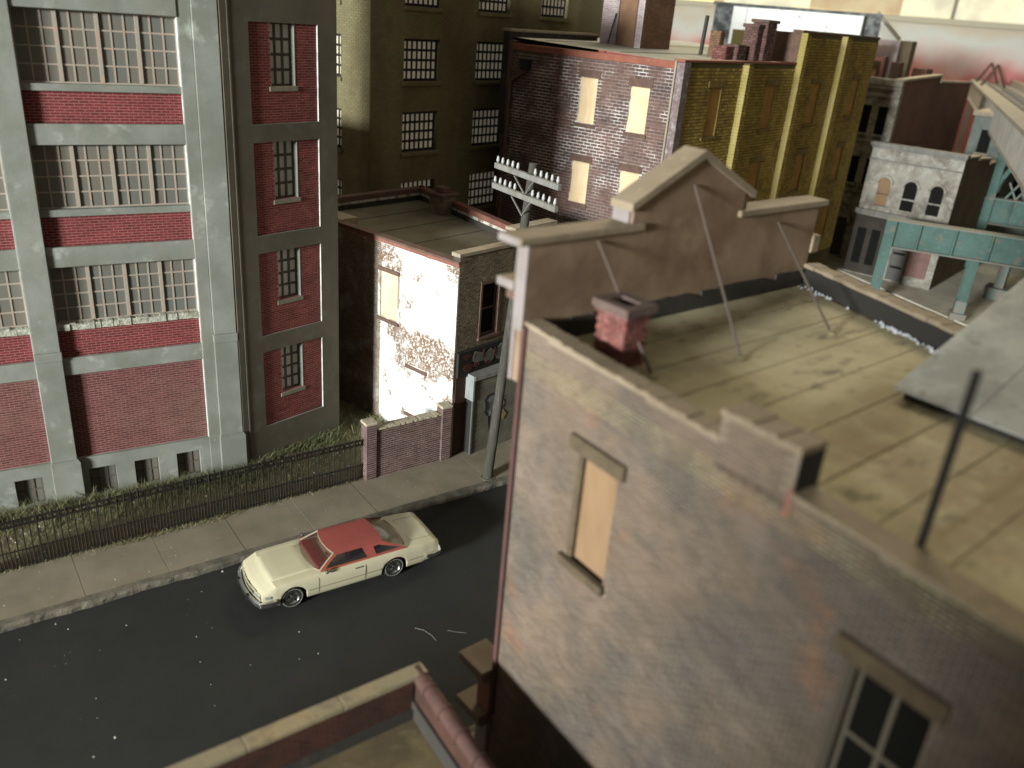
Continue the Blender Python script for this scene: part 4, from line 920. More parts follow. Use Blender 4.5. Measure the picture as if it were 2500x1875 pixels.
while s < 10:
    mb = MB(); L = .62
    a = NS.p(s, -.12, 3.93); b = NS.p(s+L, -.12, 3.93); ax_ = (b-a).normalized()
    mb.lathe(a, ax_, [(0, .155), (L*.86, .15), (L*.87, .178), (L-.006, .178)], 14); build('clay_tile', mb, 'clay_tile', nbd, smooth=True); s += L

eb = empty('unseen_shade_block', (-21, -15, 0), 'tall plain brown block, unseen, added to shade the foreground brick wall', 'building')  # out-of-view block added to shade the right end of the foreground wall
build('wall', MB().box(WORLD, -24, -18, -34, .1, 0, 20), 'mauve_brick', eb); build('coping', MB().box(WORLD, -24.3, -17.7, -34.3, .4, 20, 20.4), 'coping_tan', eb, bevel=.04)

# ------------------------------------------------------------------ arched limewashed house, stone house behind
AF = Fr((57.94, 28.99), -74, -1)
ah = empty('arched_house', (57.5, 30.5, .2), 'limewashed two storey house with three round arched upper windows and teal girder in front', 'house')
arch = [(-1.62, -.78, 5.12, 7.2), (-3.36, -2.5, 5.10, 7.2), (-5.15, -4.3, 5.2, 7.2)]
mb = MB(); wall_solid(mb, AF, -6.1, 0, 0, 9.2, -.4, 0, [(a, b, c, d-.42) for a, b, c, d in arch]+[(-3.1, -2.15, .2, 2.9), (-5.6, -3.4, .3, 3.6)])
build('front_wall', mb, 'limewash', ah)
for k, (a, b, c, d) in enumerate(arch):
    cs = (a+b)/2; r = (b-a)/2; zc = d-r
    pts = [(a, c), (b, c)]+[(cs+r*math.cos(math.pi*i/12), zc+r*math.sin(math.pi*i/12)) for i in range(13)]
    w = build('arched_window', MB().prism(AF, pts, -.2 if k < 2 else -.1, .012), 'dark_pane' if k < 2 else 'tan_board', ah)
    build('glazing_bar', MB().box(AF, a, b, -.1, .035, c+.80, c+.90).box(AF, a, b, -.1, .03, c, c+.07), 'limewash' if k < 2 else 'brown_stone', w)
    mb = MB(); n = 14
    for i in range(n):
        t0, t1 = math.pi*i/n, math.pi*(i+1)/n; rr = r+.10
        mb.bar(AF.p(cs+rr*math.cos(t0), .06, zc+rr*math.sin(t0)), AF.p(cs+rr*math.cos(t1), .06, zc+rr*math.sin(t1)), .16, .16)
    build('arch_hood', mb, 'limewash', ah)
    build('window_sill', MB().box(AF, a-.1, b+.1, 0, .12, c-.14, c), 'limewash', ah)
build('cornice', MB().box(AF, -6.25, .12, -.5, .32, 9.25, 9.48).box(AF, -6.15, .06, 0, .2, 9.1, 9.25).box(AF, -6.15, .06, 0, .14, 8.28, 8.38), 'weathered_gray', ah, bevel=.03)
for s in (-5.9, -3.95, -2.0): build('frieze_panel', MB().box(AF, s, s+1.7, 0, .05, 8.5, 9.0), 'limewash', ah, bevel=.03)
build('belt_cornice', MB().box(AF, -6.2, .1, 0, .30, 4.50, 4.85), 'weathered_gray', ah, bevel=.03)
build('shopfront', MB().box(AF, -6.1, -3.25, .0, .06, .2, 4.4), 'dusk_shop', ah)
for s in (-5.75, -4.75, -3.95): build('shop_window', MB().box(AF, s, s+.62, .06, .085, .9, 3.5), 'dark_pane', ah, bevel=.01)
build('garage_door', MB().box(AF, -3.1, -2.0, -.2, .03, .2, 3.2), 'shop_gray', ah)
for z in (1.1, 2.1, 2.9): build('door_slot', MB().box(AF, -2.95, -2.15, .03, .05, z, z+.16), 'dark_pane', ah)
mb = MB()
for i in range(9): mb.box(AF, -1.98+.17*i, -1.84+.17*i, 0, .06, .75, 2.9)
build('slatted_shutter', mb, 'dull_red', ah)
AS = Fr((57.94, 28.99), 14)
build('side_wall', MB().prism(AS, [(0.01, 0), (11, 0), (11, 8.2), (7.2, 8.35), (7.2, 8.7), (3.5, 8.9), (3.5, 9.1), (.01, 9.2)], -.4, 0), 'dark_side_brick', ah)
build('side_coping', MB().prism(AS, [(.01, 9.2), (3.5, 9.1), (3.5, 8.9), (7.2, 8.7), (7.2, 8.35), (11, 8.2), (11, 8.32), (7.3, 8.47), (7.3, 8.82), (3.6, 9.02), (3.6, 9.22), (.01, 9.32)], -.5, .06), 'pale_coping', ah)
build('roof', MB().slab([tuple(AS.p(.3, -.4, 0).xy), tuple(AS.p(10.8, -.4, 0).xy), tuple(AS.p(10.8, -5.9, 0).xy), tuple(AS.p(.3, -5.9, 0).xy)], 7.6, 8.15), 'roof_gray', ah)
build('side_wall', MB().box(AS, .3, 11, -6.1, -5.9, 0, 8.6), 'dark_side_brick', ah)

SBF = Fr((59.99, 36.03), -75); SBS = Fr((59.99, 36.03), 15)
sh = empty('stone_house', (59.99, 36.03, .2), 'taller grey stone fronted house with brown brick side wall rising behind the arched house', 'house')
build('front_wall', MB().box(SBF, -8.5, 0, -.5, 0, 0, 13.3), 'stone_gray', sh)
build('side_wall', MB().prism(SBS, [(0.01, 0), (20, 0), (20, 13.1), (9.7, 13.25), (9.7, 13.72), (.01, 13.4)], -.5, -.01), 'cocoa_brick', sh)
build('side_coping', MB().prism(SBS, [(0, 13.4), (9.7, 13.72), (9.7, 13.25), (20, 13.1), (20, 13.25), (9.8, 13.42), (9.8, 13.88), (0, 13.55)], -.6, .1), 'pale_coping', sh)
build('cornice', MB().box(SBF, -8.6, .1, 0, .5, 13.0, 13.5).box(SBF, -8.5, .05, 0, .3, 12.75, 13.0), 'stone_gray', sh, bevel=.08)
for z in (9.6, 5.9):
    for s in (-1.25, -2.45, -3.8, -5.0):
        build('window', MB().box(SBF, s, s+.66, -.02, .03, z, z+1.95), 'dark_pane', sh)
        build('window_hood', MB().prism(SBF, [(s-.15, z+1.97), (s+.81, z+1.97), (s+.7, z+2.25), (s+.33, z+2.42), (s-.04, z+2.25)], 0, .25), 'stone_gray', sh, bevel=.03)
        build('window_sill', MB().box(SBF, s-.12, s+.78, 0, .2, z-.2, z), 'stone_gray', sh, bevel=.03)
for z in (8.95, 5.2, 12.2): build('string_course', MB().box(SBF, -8.5, .03, 0, .22, z, z+.28), 'stone_gray', sh, bevel=.06)
mb = MB()
for i in range(12):
    t0, t1 = math.pi*i/12, math.pi*(i+1)/12
    mb.bar(SBF.p(-2.6+1.2*math.cos(t0), .1, 2.9+1.2*math.sin(t0)), SBF.p(-2.6+1.2*math.cos(t1), .1, 2.9+1.2*math.sin(t1)), .3, .25)
build('door_arch', mb, 'weathered_gray', sh); build('doorway', MB().box(SBF, -3.6, -1.6, 0, .04, .2, 3.2), 'dusk_shop', sh)
build('chimney', MB().box(SBS, 7.8, 9.4, -1.8, -.7, 13.5, 14.2), 'cocoa_brick', sh); build('chimney', MB().box(SBF, -1.6, -.9, -2.2, -1.4, 13, 14.6), 'brown_stone', sh)

# ------------------------------------------------------------------ white walled building, lavender house
bwr = empty('white_building', (66, 53, .2), 'block with sunlit white wall and slate edges behind the boarded building', 'building')
VW = Fr((61.0, 59.5), -51.5, -1)
build('white_wall', MB().box(VW, 4.2, 15.3, -.5, 0, 2, 17.8), 'white_wall', bwr)
build('coping', MB().box(VW, 2.4, 16.8, -.7, .15, 17.8, 18.05), 'slate_edge', bwr, bevel=.04)
build('pier', MB().box(VW, 2.6, 4.2, -.6, .05, 2, 17.8), 'slate_edge', bwr); build('pier', MB().box(VW, 15.55, 16.8, -.6, .03, 2, 17.8), 'slate_edge', bwr)
build('downpipe', MB().tube(VW.p(15.42, .1, 10), VW.p(15.42, .1, 17.8), .14), 'black_pipe', bwr)
for s in (5.4, 7.1, 10.2, 12.4): build('wall_joint', MB().box(VW, s, s+.035, 0, .012, 12, 17.7), 'slate_edge', bwr)

def cam_point(u, v, dist):
    d = fwd+rx*((u-1250)/F_PX)+dn*((v-937.5)/F_PX); L = math.hypot(d.x, d.y)
    return Vector((0, 0, CAM_H))+d*(dist/L)
pl = empty('lavender_house', (80.5, 50.3, .2), 'pale lavender house with gabled roof and dark side wall far behind the stone house', 'house')
PB_ = Fr((79.2, 52.4), -66, -1)
build('front_wall', MB().box(PB_, -1.5, 3.0, -3, 0, 0, 16.1), 'lavender_wall', pl)
build('side_wall', MB().box(PB_, 3.0, 4.1, -3.2, .02, 0, 16.15), 'dark_side_brick', pl)
build('gable', MB().prism(PB_, [(-.6, 16.1), (3.0, 16.1), (.55, 18.2), (.1, 18.2)], -2.5, -.2), 'white_wall', pl)
build('gable_board', MB().bar(PB_.p(.35, 0, 18.4), PB_.p(2.9, 0, 16.2), .4, .35), 'beige_post', pl)
build('lower_wing', MB().box(PB_, -1.6, 2.2, 0, 2.0, 0, 14.6), 'pink_wall', pl)
build('window', MB().box(PB_, 1.0, 2.0, 2.0, 2.06, 13.0, 14.2), 'dark_side_brick', pl); build('eave', MB().box(PB_, -1.8, 1.2, 1.8, 2.3, 14.5, 14.75), 'brown_stone', pl)
build('dormer', MB().box(PB_, .1, .5, -.2, .4, 16.0, 16.9), 'slate_edge', pl)
build('chimney', MB().box(PB_, 2.5, 3.1, .3, .9, 12, 15.0), 'lavender_wall', pl)
build('porch', MB().box(PB_, -.2, 1.9, 2.0, 3.2, 11, 13.4), 'brown_brick', pl)

# ------------------------------------------------------------------ slate coloured house under the viaduct
gh = empty('slate_house', (76, 33, .2), 'dull slate coloured house half hidden between the brown wall and the viaduct', 'house')
GH = Fr((76.5, 37.5), -72, -1)
build('front_wall', MB().box(GH, -1, 7, -6, 0, 0, 10.8), 'slate_wall', gh); build('eave', MB().box(GH, -1.2, 7.2, -6.2, .3, 10.8, 11.1), 'pale_coping', gh)
for z_ in (7.8, 4.2):
    for s_ in (-.2, 1.6, 3.4, 5.2): build('window', MB().box(GH, s_, s_+.9, -.02, .03, z_, z_+1.9), 'dark_pane', gh); build('window_sill', MB().box(GH, s_-.1, s_+1, 0, .15, z_-.18, z_), 'pale_coping', gh)

# ------------------------------------------------------------------ elevated railway
GB = Fr((53.74, 24.66), -58, -1)
def bent(fr, s0, s1, z0, z1, legs, name, label, root_loc, post=0):
    t = empty(name, root_loc, label, 'steel bent', 'teal steel bents of the elevated railway')
    build('girder_web', MB().box(fr, s0+.45, s1, -.12, .12, z0, z1), 'teal_paint', t)
    build('flange', MB().box(fr, s0, s1, -.45, .45, z1, z1+.10), 'rust_flange', t, bevel=.02); build('flange', MB().box(fr, s0+.6, s1, -.40, .40, z0-.08, z0+.02), 'rust_flange', t, bevel=.02)
    s = s0+2.05
    while s < s1: build('stiffener', MB().box(fr, s-.06, s+.06, -.38, .38, z0+.02, z1), 'teal_paint', t); s += 2.05
    for k, (s, w) in enumerate(legs):
        zt = z1-.002 if k == 0 else z0-.08
        lg = build('leg', MB().box(fr, s-w/2, s+w/2, -.40, -.32, .3, zt).box(fr, s-w/2, s+w/2, .32, .40, .3, zt).box(fr, s-w/2+.06, s+w/2-.06, -.32, .32, .3, zt-.002), 'teal_paint', t)
        if k: build('leg_base', MB().box(fr, s-w/2-.2, s+w/2+.2, -.6, .6, .0, .5).box(fr, s-w/2-.05, s+w/2+.05, -.46, .46, .5, 1.3), 'rust_flange', lg, bevel=.03)
    return t
bent(GB, -5.5, 9.0, 4.0, 5.62, ((-5.16, .62), (0.0, .55), (8.0, .6)), 'steel_bent', 'nearer teal steel portal girder standing on riveted legs in front of the arched house', (53.74, 24.66, .2))
B2 = Fr((67.3, 31.0), -58, -1)
t2 = bent(B2, -.6, 9.0, 3.9, 5.7, ((-.2, .8), (5.2, .7)), 'steel_bent', 'farther teal steel bent carrying a post up to the elevated track at the right edge', (67.3, 31.0, .2))
build('tower_post', MB().box(B2, -.4, .2, -.3, .3, 5.8, 10.0), 'teal_paint', t2)
mb = MB()
for i in range(10):
    a0, a1 = math.pi/2*i/10, math.pi/2*(i+1)/10
    mb.bar(B2.p(.2+3.2*(1-math.cos(a0)), 0, 6.2+3.4*math.sin(a0)), B2.p(.2+3.2*(1-math.cos(a1)), 0, 6.2+3.4*math.sin(a1)), .3, .3)
build('arch_bracket', mb, 'teal_paint', t2)
mb = MB()
for i in range(4): mb.bar(B2.p(.9+.7*i, 0, 5.8), B2.p(1.6+.7*i, 0, 7.0), .12, .12); mb.bar(B2.p(1.6+.7*i, 0, 5.8), B2.p(.9+.7*i, 0, 7.0), .12, .12)
build('lattice', mb, 'rust_flange', t2)
build('pier_base', MB().box(Fr((61.27, 25.9), 15), -.8, .8, -.8, .8, 0, .9).box(Fr((61.27, 25.9), 15), -.35, -.15, -.3, .3, .9, 3.4).box(Fr((61.27, 25.9), 15), .15, .35, -.3, .3, .9, 3.4), 'rust_flange', t2)
el = empty('elevated_railway', (57, 25.8, 12), 'grey elevated railway viaduct with ribbed side girders receding towards the painted backdrop', 'viaduct')
E0, E1 = Vector((45, 18.9)), Vector((150, 79.0)); ed = (E1-E0); ea = math.degrees(math.atan2(ed.y, ed.x)); EF = Fr(E0, ea, 1); EL_ = ed.length
build('side_girder', MB().box(EF, 0, EL_, -.25, .0, 9.7, 11.6), 'steel_gray', el)
build('top_flange', MB().box(EF, 0, EL_, -.6, .22, 11.6, 11.85), 'steel_gray', el); build('bottom_flange', MB().box(EF, 0, EL_, -.5, .22, 9.5, 9.7), 'steel_gray', el)
s = .5; n = 0
rb = bpy.data.meshes.new('rib'); q = MB(); q.box(Fr((0, 0), 0, 1), -.05, .05, 0, .2, -.95, .95); rb.from_pydata([tuple(v) for v in q.v], [], q.f); rb.materials.append(MATS['steel_gray'])
while s < 60: instance('rib', rb, el, EF.p(s, 0, 10.65), (0, 0, EF.ang)); s += .62
build('deck', MB().box(EF, 0, EL_, -5.5, -.6, 11.3, 11.5), 'sleeper', el)
sl = bpy.data.meshes.new('sleeper'); q = MB(); q.box(Fr((0, 0), 0, 1), -.13, .13, -1.3, 1.3, -.1, .12); sl.from_pydata([tuple(v) for v in q.v], [], q.f); sl.materials.append(MATS['sleeper'])
s = 0
while s < 75: instance('sleeper', sl, el, EF.p(s, -2.5, 11.62), (0, 0, EF.ang)); s += .75
for d in (-1.75, -3.25): build('track_rail', MB().box(EF, 0, EL_, d-.06, d+.06, 11.7, 11.95), 'steel_gray', el)
build('walkway', MB().box(EF, 0, EL_, -1.35, -.62, 11.62, 11.80), 'beige_post', el)
build('far_girder', MB().box(EF, 0, EL_, -5.6, -5.2, 10.0, 12.3), 'steel_gray', el)
for s in (78, 92): build('gantry', MB().bar(EF.p(s, -.3, 11.8), EF.p(s, -1.6, 14.4), .3, .3).bar(EF.p(s, -1.6, 14.4), EF.p(s, -3.0, 11.8), .3, .3), 'brown_stone', el)
for s in (44, 66, 90): build('support_post', MB().box(EF, s-.3, s+.3, -.6, -.05, 0, 9.5).box(EF, s-.3, s+.3, -5.4, -4.8, 0, 9.5), 'steel_gray', el)

# ------------------------------------------------------------------ painted backdrop and the bright room beyond
c = cam_point(2400, 130, 150); BDa = 90+30-180-8
bd = MB(); BD = Fr((0, 0), 0, 1); bd.box(BD, -75, 60, 0, .4, -16, 4.6)
o = build('backdrop', bd, 'painted_backdrop', kind='structure'); o.location = (132.5, 70, 14.3); o.rotation_euler = (0, 0, R(-60))
bd = MB(); bd.box(BD, -75, 60, -1.5, .4, 4.6, 5.4); o = build('backdrop_shelf', bd, 'room_paint', kind='structure'); o.location = (132.5, 70, 14.3); o.rotation_euler = (0, 0, R(-60))
WA = Fr((175, 130), -52, -1)
build('room_wall', MB().box(WA, -130, 110, -1, 0, -10, 70), 'room_paint', kind='structure')
for s0, s1, z0, z1, m in ((-40, -23.2, 17.4, 34, 'lit_yellow'), (-20.8, -2, 18.2, 34, 'lit_cream'), (17.2, 100, 17.0, 34, 'lit_cream')):
    build('bright_window', MB().box(WA, s0, s1, 0, .3, z0, z1), m, kind='structure')
build('window_jamb', MB().box(WA, -23.2, -20.8, .0, 1.2, 12, 34), 'orange_curtain', kind='structure')
build('window_blind', MB().box(WA, -2, 17.2, .1, 1.0, 21.5, 34), 'orange_curtain', kind='structure')
for k_, (s0, s1, z0, z1) in enumerate(((-2, 17.2, 17.4, 21.5), (27.5, 28.2, 17, 34), (44.5, 45.2, 17, 34))):
    build('window_bar', MB().box(WA, s0, s1, .3, .8, z0, z1), 'lit_yellow' if k_ == 0 else 'room_paint', kind='structure')
build('window_sill', MB().box(WA, -44, 100, 0, 2.2, 16.4, 17.0), 'room_paint', kind='structure')

# ------------------------------------------------------------------ two-tone coupe
CO = Vector((8.78, 19.4, 0)); ca = R(177.6); c1 = Vector((math.cos(ca), math.sin(ca), 0)); c2 = Vector((-c1.y, c1.x, 0))
def cl(x, y, z): v = CO+c1*x+c2*y; return (v.x, v.y, z)
car = empty('car', CO, 'cream two door coupe with red vinyl roof and chrome bumpers driving on the road', 'car')
def itp(x, pts):
    pts = sorted(pts)
    if x <= pts[0][0]: return pts[0][1]
    for (a, u), (b, v) in zip(pts[:-1], pts[1:]):
        if x <= b:
            t = (x-a)/(b-a); t = t*t*(3-2*t)*.5+t*.5; return u+(v-u)*t
    return pts[-1][1]
WP = [(-2.80, .90), (-2.6, .925), (-2.2, .955), (-1.3, .985), (0, .99), (1.0, .985), (1.9, .98), (2.4, .965), (2.62, .945), (2.80, .915)]
ZP = [(-2.80, .835), (-2.70, .885), (-1.9, .915), (-1.5, .93), (1.1, .925), (2.0, .90), (2.40, .88), (2.44, .845), (2.70, .755), (2.80, .70)]
FWX, RWX = 1.83, -1.30
def zbot(x):
    z = .21 if abs(x) < 2.3 else .21+(abs(x)-2.3)*.36
    for xc in (FWX, RWX):
        if abs(x-xc) < .42: z = max(z, .33+math.sqrt(.42**2-(x-xc)**2))
    return z
def section(x):
    w, zt, zb = itp(x, WP), itp(x, ZP), zbot(x)
    bul = .035*max(0, min(1, (2.40-x)/.07))*max(0, min(1, (x-1.0)/.3))
    z = lambda v: max(v, zb)
    return [(0, zt+.022+bul), (w*.48, zt+.016+bul), (w*.635, zt+.006+bul*.95), (w*.68, zt), (w*.90, zt+.004), (w*.965, zt-.012), (w*.988, zt-.06), (w, z(min(.66, zt-.12))), (w*.992, z(.56)), (w*.985, z(.47)), (w*.975, z(.38)), (w*.955, z(.27)), (w*.92, zb)]
def vee(x, y): return x-.13*(abs(y)/.9)**1.6*max(0, min(1, (x-1.9)/.8))
xs = sorted({round(-2.80+.07*i, 3) for i in range(81)} | {2.80} | {round(xc+dx, 3) for xc in (FWX, RWX) for dx in (-.425, -.41, -.38, .38, .41, .425)})
mb = MB(); rings = []
for x in xs:
    h = section(x); ring = [(y, z) for y, z in h]+[(-y, z) for y, z in h[::-1][:-1]]
    rings.append(len(mb.v)); mb.v += [cl(vee(x, y), y, z) for y, z in ring]; nr = len(ring)
for a, b in zip(rings[:-1], rings[1:]):
    mb.f += [(a+i, a+(i+1) % nr, b+(i+1) % nr, b+i) for i in range(nr) if i != len(section(0))-1]
mb.f.append(tuple(rings[0]+i for i in range(nr))); mb.f.append(tuple(rings[-1]+i for i in range(nr))[::-1])
o = build('body', mb, 'cream_paint', car, smooth=True); o.data.set_sharp_from_angle(angle=R(24))
build('underbody', MB().box(Fr(CO.xy, 177.6, 1), -2.45, 2.25, -.72, .72, .24, .66), 'black_grille', car)
def side_y(x, z):
    w = itp(x, WP); return w*itp(z, [(.21, .92), (.30, .955), (.40, .975), (.47, .985), (.56, .992), (.66, 1.0), (.80, .987), (.88, .96), (.95, .90)])
def side_patch(x0, x1, z0, z1, off, nx=10, nz=5, sg=1):
    m_ = MB(); 
    for j in range(nz+1):
        for i in range(nx+1):
            x, z = x0+(x1-x0)*i/nx, z0+(z1-z0)*j/nz; m_.v.append(cl(x, sg*(side_y(x, z)+off), z))
    m_.f = [(j*(nx+1)+i, j*(nx+1)+i+1, (j+1)*(nx+1)+i+1, (j+1)*(nx+1)+i) for j in range(nz) for i in range(nx)]
    return m_
for sg in (1, -1):
    dr = build('door', side_patch(-.35, 1.06, .30, .875, .007, sg=sg), 'cream_paint', car, smooth=True)
    build('handle', MB().box(Fr(CO.xy, 177.6, 1), -.22, -.02, sg*.99-.02, sg*.99+.022, .765, .795), 'dull_chrome', dr)
    sm_ = MB()
    for x in (-.355, 1.065):
        for z0 in np.linspace(.27, .86, 8)[:-1]: z1 = z0+.09; sm_.bar(cl(x, sg*(side_y(x, z0)+.004), z0), cl(x, sg*(side_y(x, z1)+.004), min(z1, .9)), .014, .014)
    for i in range(0): x = -.355+1.42*i/8; sm_.bar(cl(x, sg*(side_y(x, .30)+.004), .295), cl(x+.178, sg*(side_y(x+.17, .30)+.004), .295), .012, .012)
    build('door_seam', sm_, 'seam', car)
    md = MB()
    for x0, x1 in ((-.84, 1.37), (-2.65, -1.76), (2.28, 2.5)):
        n = max(2, int((x1-x0)/.25))
        for i in range(n):
            a, b = x0+(x1-x0)*i/n, x0+(x1-x0)*(i+1)/n; md.bar(cl(a, sg*(side_y(a, .47)+.008), .47), cl(b, sg*(side_y(b, .47)+.008), .47), .016, .026)
    build('side_moulding', md, 'soft_seam', car)
    build('rocker_panel', side_patch(-.84, 1.37, .215, .455, .004, sg=sg), 'cream_lower', car, smooth=True)
    # wheels
    for xc in (FWX, RWX):
        yo = sg*.92; axd = c2*sg; base = Vector(cl(xc, sg*.70, .335))
        ty = build('wheel', MB().lathe(base, axd, [(0, .20), (.0, .30), (.03, .335), (.18, .335), (.215, .315), (.222, .27), (.215, .225), (.19, .205)], 32, False), 'tyre', car, smooth=True)
        build('whitewall', MB().lathe(base+axd*.2205, axd, [(0, .292), (.004, .29), (.004, .278), (0, .276)], 32, False), 'whitewall', ty)
        rm = MB(); rm.lathe(base+axd*.15, axd, [(0, .21), (.068, .21), (.072, .195), (.03, .175), (.025, .06), (.055, .05), (.06, .01)], 28); build('rim', rm, 'chrome', ty, smooth=True)
        sp_ = MB()
        for k in range(5):
            a_ = 6.283*k/5+.3; o_ = base+axd*.182; up = Vector((0, 0, 1)); dv = c1*math.cos(a_)+up*math.sin(a_); sp_.bar(o_+dv*.055, o_+dv*.172, .07, .03)
        build('spoke', sp_, 'black_grille', ty)
# cabin
def sidept(x, t, sg, off=0): 
    y = .905+(.665-.905)*t+off; z = .925+(1.235-.925)*t; return cl(x, sg*y, z)
ws = MB(); N_ = 12
for j in range(5):
    t = j/4
    for i in range(N_+1):
        q = -1+2*i/N_; xb = 1.26-.28*q*q; xt = .60-.10*q*q; y = q*(.83+(.625-.83)*t); z = .93+(1.245-.93)*t+.03*math.sin(t*3.14)*(1-q*q*.5)*.6
        ws.v.append(cl(xb+(xt-xb)*t, y, z))
ws.f = [(j*(N_+1)+i, j*(N_+1)+i+1, (j+1)*(N_+1)+i+1, (j+1)*(N_+1)+i) for j in range(4) for i in range(N_)]
build('windscreen', ws, 'tinted_glass', car, smooth=True)
tr = MB()
for i in range(N_): 
    for j in (0, 4): tr.bar(ws.v[j*(N_+1)+i], ws.v[j*(N_+1)+i+1], .03, .03)
for i in (0, N_):
    for j in range(4): tr.bar(ws.v[j*(N_+1)+i], ws.v[(j+1)*(N_+1)+i], .035, .035)
build('windscreen_trim', tr, 'pale_coping', car)
rw = MB()
for j in range(4):
    t = j/3
    for i in range(N_+1):
        q = -1+2*i/N_; xb = -1.80+.10*q*q; xt = -1.04+.06*q*q; y = q*(.76+(.60-.76)*t); z = .925+(1.235-.925)*t
        rw.v.append(cl(xb+(xt-xb)*t, y, z+.02*math.sin(3.14*t)))
rw.f = [(j*(N_+1)+i, j*(N_+1)+i+1, (j+1)*(N_+1)+i+1, (j+1)*(N_+1)+i) for j in range(3) for i in range(N_)]
build('rear_window', rw, 'rear_glass', car, smooth=True)
tr = MB()
for i in range(N_):
    for j in (0, 3): tr.bar(rw.v[j*(N_+1)+i], rw.v[j*(N_+1)+i+1], .03, .03)
build('rear_window_trim', tr, 'red_trim', car)
rf = MB(); nx, ny = 10, 10
for i in range(nx+1):
    for j in range(ny+1):
        u, v = i/nx, -1+2*j/ny; x = .60-1.66*u; x -= (.10*v*v)*(1-u)*1.0-(.06*v*v)*u; y = v*.675
        z = 1.255+.030*(1-v**6)*(1-.5*(2*u-1)**4)-.012*abs(v)**8
        rf.v.append(cl(x, y, z))
nv = (nx+1)*(ny+1); rf.v += [(a, b, c-.035) for a, b, c in rf.v]
q_ = lambda i, j: i*(ny+1)+j
rf.f = [(q_(i, j), q_(i+1, j), q_(i+1, j+1), q_(i, j+1)) for i in range(nx) for j in range(ny)]
edge_ = [q_(i, 0) for i in range(nx)]+[q_(nx, j) for j in range(ny)]+[q_(nx-i, ny) for i in range(nx)]+[q_(0, ny-j) for j in range(ny)]
rf.f += [(a, b, b+nv, a+nv) for a, b in zip(edge_, edge_[1:]+edge_[:1])]+[tuple(v+nv for v in f) for f in rf.f[:nx*ny]]
build('roof', rf, 'red_vinyl', car, smooth=True)
def strip(sg, pts_out, m, name, th=.02, off=0):
    mb_ = MB(); n = len(pts_out); mb_.v = [sidept(x, t, sg, off) for x, t in pts_out]+[sidept(x, t, sg, off-th) for x, t in pts_out]
    mb_.f = [tuple(range(n)), tuple(range(2*n-1, n-1, -1))]+[(i, (i+1) % n, (i+1) % n+n, i+n) for i in range(n)]
    return build(name, mb_, m, car)
for sg in (1, -1):
    strip(sg, [(1.0, 0), (.93, 0), (.42, .92), (-.36, .92), (-.36, 1), (.50, 1)], 'red_trim', 'windscreen_pillar')
    strip(sg, [(.93, 0), (.80, .13), (-.46, .13), (-.46, 0)], 'red_trim', 'belt_trim', off=.012)
    strip(sg, [(-.36, 1), (-.36, .92), (-.47, .05), (-.47, 0), (-.66, 0), (-.62, 1)], 'red_vinyl', 'door_pillar', off=.01)
    strip(sg, [(-.62, 1), (-.66, .0), (-1.72, 0), (-1.62, .18), (-.74, .16), (-.70, .78), (-.86, .82), (-1.50, .24), (-1.62, .18), (-1.02, 1)], 'red_vinyl', 'rear_pillar', off=.01)
    strip(sg, [(.84, .10), (.41, .93), (-.36, .93), (-.46, .10)], 'side_glass', 'side_window', th=.006, off=-.008)
    strip(sg, [(-.72, .14), (-.68, .80), (-.88, .84), (-1.56, .20)], 'side_glass', 'quarter_window', th=.006, off=-.008)
CF = Fr(CO.xy, 177.6, 1)
build('dashboard', MB().box(CF, .72, 1.02, -.74, .74, .90, .99), 'red_interior', car, bevel=.03)
for y in (-.40, .40): build('seat', MB().prism(Fr(CF.p(0, y, 0).xy, 177.6, 1), [(.12, .90), (.02, 1.17), (-.10, 1.17), (-.06, .90)], -.30, .30), 'red_interior', car, bevel=.03)
build('seat', MB().prism(CF, [(-.75, .90), (-.85, 1.12), (-1.0, 1.12), (-.98, .90)], -.62, .62), 'red_interior', car, bevel=.03)
mb = MB()
for i in range(16):
    a0, a1 = 6.283*i/16, 6.283*(i+1)/16; cx_ = Vector(cl(.55, .40, 1.03)); uu = c2; vv = (Vector((0, 0, 1))*.8+c1*.6).normalized()
    mb.bar(cx_+uu*.17*math.cos(a0)+vv*.14*math.sin(a0), cx_+uu*.17*math.cos(a1)+vv*.14*math.sin(a1), .02, .02)
build('steering_wheel', mb, 'black_grille', car)
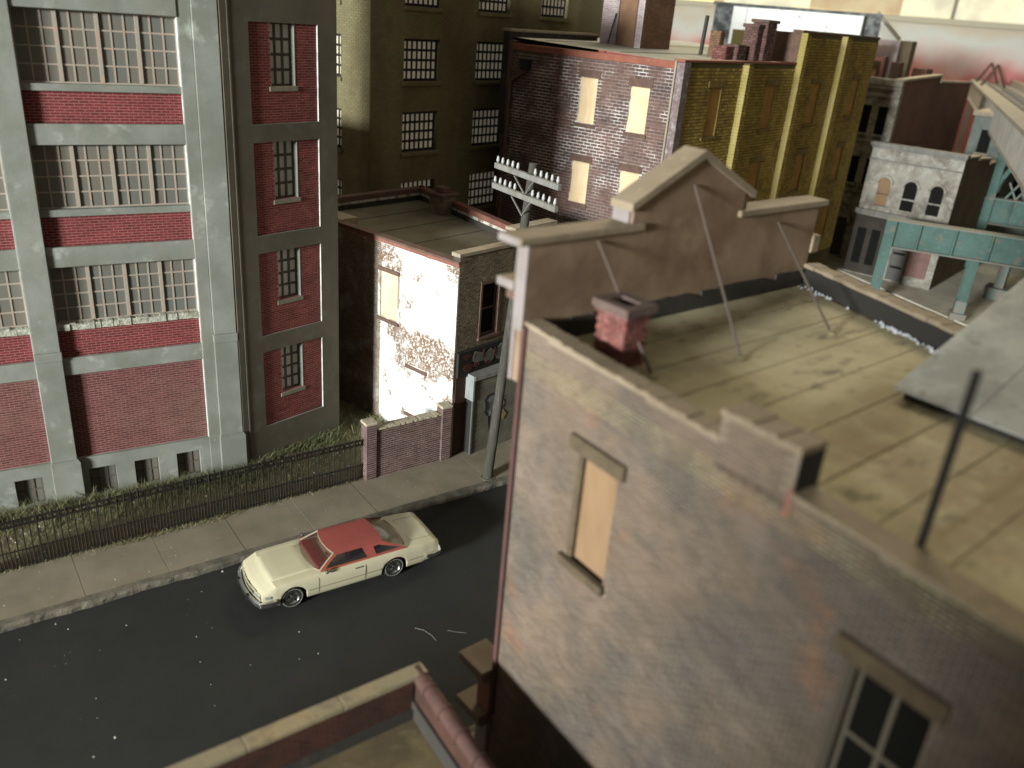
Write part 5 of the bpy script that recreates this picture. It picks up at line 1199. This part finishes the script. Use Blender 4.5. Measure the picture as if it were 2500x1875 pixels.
# front end
def front(y, z, x): return cl(vee(x, y), y, z)
gr = MB(); 
for sg in (1, -1):
    ys = np.linspace(0, .46, 5)
    for a, b in zip(ys[:-1], ys[1:]): gr.bar(front(sg*a, .575, 2.815), front(sg*b, .575, 2.815), .02, .15)
build('grille', gr, 'black_grille', car)
tr = MB()
for sg in (1, -1):
    for zc in (.495, .658):
        ys = np.linspace(0, .84, 7)
        for a, b in zip(ys[:-1], ys[1:]): tr.bar(front(sg*a, zc, 2.825), front(sg*b, zc, 2.825), .03, .022)
build('grille_trim', tr, 'cream_lower', car)
for sg in (1, -1):
    for a, b in ((.50, .64), (.66, .80)):
        h_ = build('headlight', MB().bar(front(sg*a, .575, 2.82), front(sg*b, .575, 2.82), .03, .12), 'headlamp', car, bevel=.006)
    build('corner_lamp', MB().bar(cl(2.60, sg*.915, .575), cl(2.44, sg*.95, .575), .03, .10), 'headlamp', car)
    build('tail_lamp', MB().box(CF, -2.84, -2.74, sg*.70-.14, sg*.70+.14, .60, .74), 'red_lens', car, bevel=.01)
    build('tail_lamp', MB().box(CF, -2.79, -2.69, sg*.855-.03, sg*.855+.03, .64, .74), 'red_lens', car, bevel=.01)
    build('mirror', MB().lathe(cl(.84, sg*1.02, .965), c1, [(-.05, .02), (-.02, .065), (.03, .06), (.06, .02)], 12).bar(cl(.84, sg*.93, .92), cl(.84, sg*1.02, .955), .025, .025), 'dull_chrome', car, smooth=True)
bm = MB()
for sg in (1, -1):
    P_ = [(2.93, 0), (2.91, .35), (2.84, .72), (2.74, .95), (2.50, 1.0), (2.30, .995)]
    for (xa, ya), (xb, yb) in zip(P_[:-1], P_[1:]): bm.bar(cl(xa, sg*ya, .415), cl(xb, sg*yb, .415), .085, .125); bm.bar(cl(xa, sg*ya, .34), cl(xb, sg*yb, .34), .05, .05)
build('front_bumper', bm, 'chrome', car, bevel=.015)
for y in (-.42, .42): build('bumper_guard', MB().box(CF, 2.90, 2.98, y-.045, y+.045, .33, .52), 'black_grille', car, bevel=.01)
build('number_plate_holder', MB().box(CF, 2.955, 2.975, -.15, .15, .33, .42), 'black_grille', car)
bm = MB()
for sg in (1, -1):
    P_ = [(-2.90, 0), (-2.90, .70), (-2.84, .93), (-2.60, .985), (-2.35, .985)]
    for (xa, ya), (xb, yb) in zip(P_[:-1], P_[1:]): bm.bar(cl(xa, sg*ya, .46), cl(xb, sg*yb, .46), .085, .13)
build('rear_bumper', bm, 'chrome', car, bevel=.015)
tk = MB(); zz_ = lambda x: itp(x, ZP)
for y in (-.60, .60):
    for x0 in np.linspace(-2.62, -1.98, 6)[:-1]: x1 = x0+.128; tk.bar(cl(x0, y, zz_(x0)+.006), cl(x1, y, zz_(x1)+.006), .010, .012)
for x in (-1.96, -2.64): tk.bar(cl(x, -.6, zz_(x)+.012), cl(x, .6, zz_(x)+.012), .010, .012)
build('boot_seam', tk, 'soft_seam', car)
hk = MB()
for sg in (1, -1):
    for x0 in np.linspace(1.2, 2.3, 6)[:-1]: x1 = x0+.22; hk.bar(cl(x0, sg*itp(x0, WP)*.80, zz_(x0)+.001), cl(x1, sg*itp(x1, WP)*.80, zz_(x1)+.001), .012, .012)
build('bonnet_seam', hk, 'cream_lower', car)

# tidy: settings empties carry no category
for o in bpy.data.objects:
    if o.type == 'MESH' and o.parent is None and 'kind' not in o and 'label' not in o: o['kind'] = 'structure'
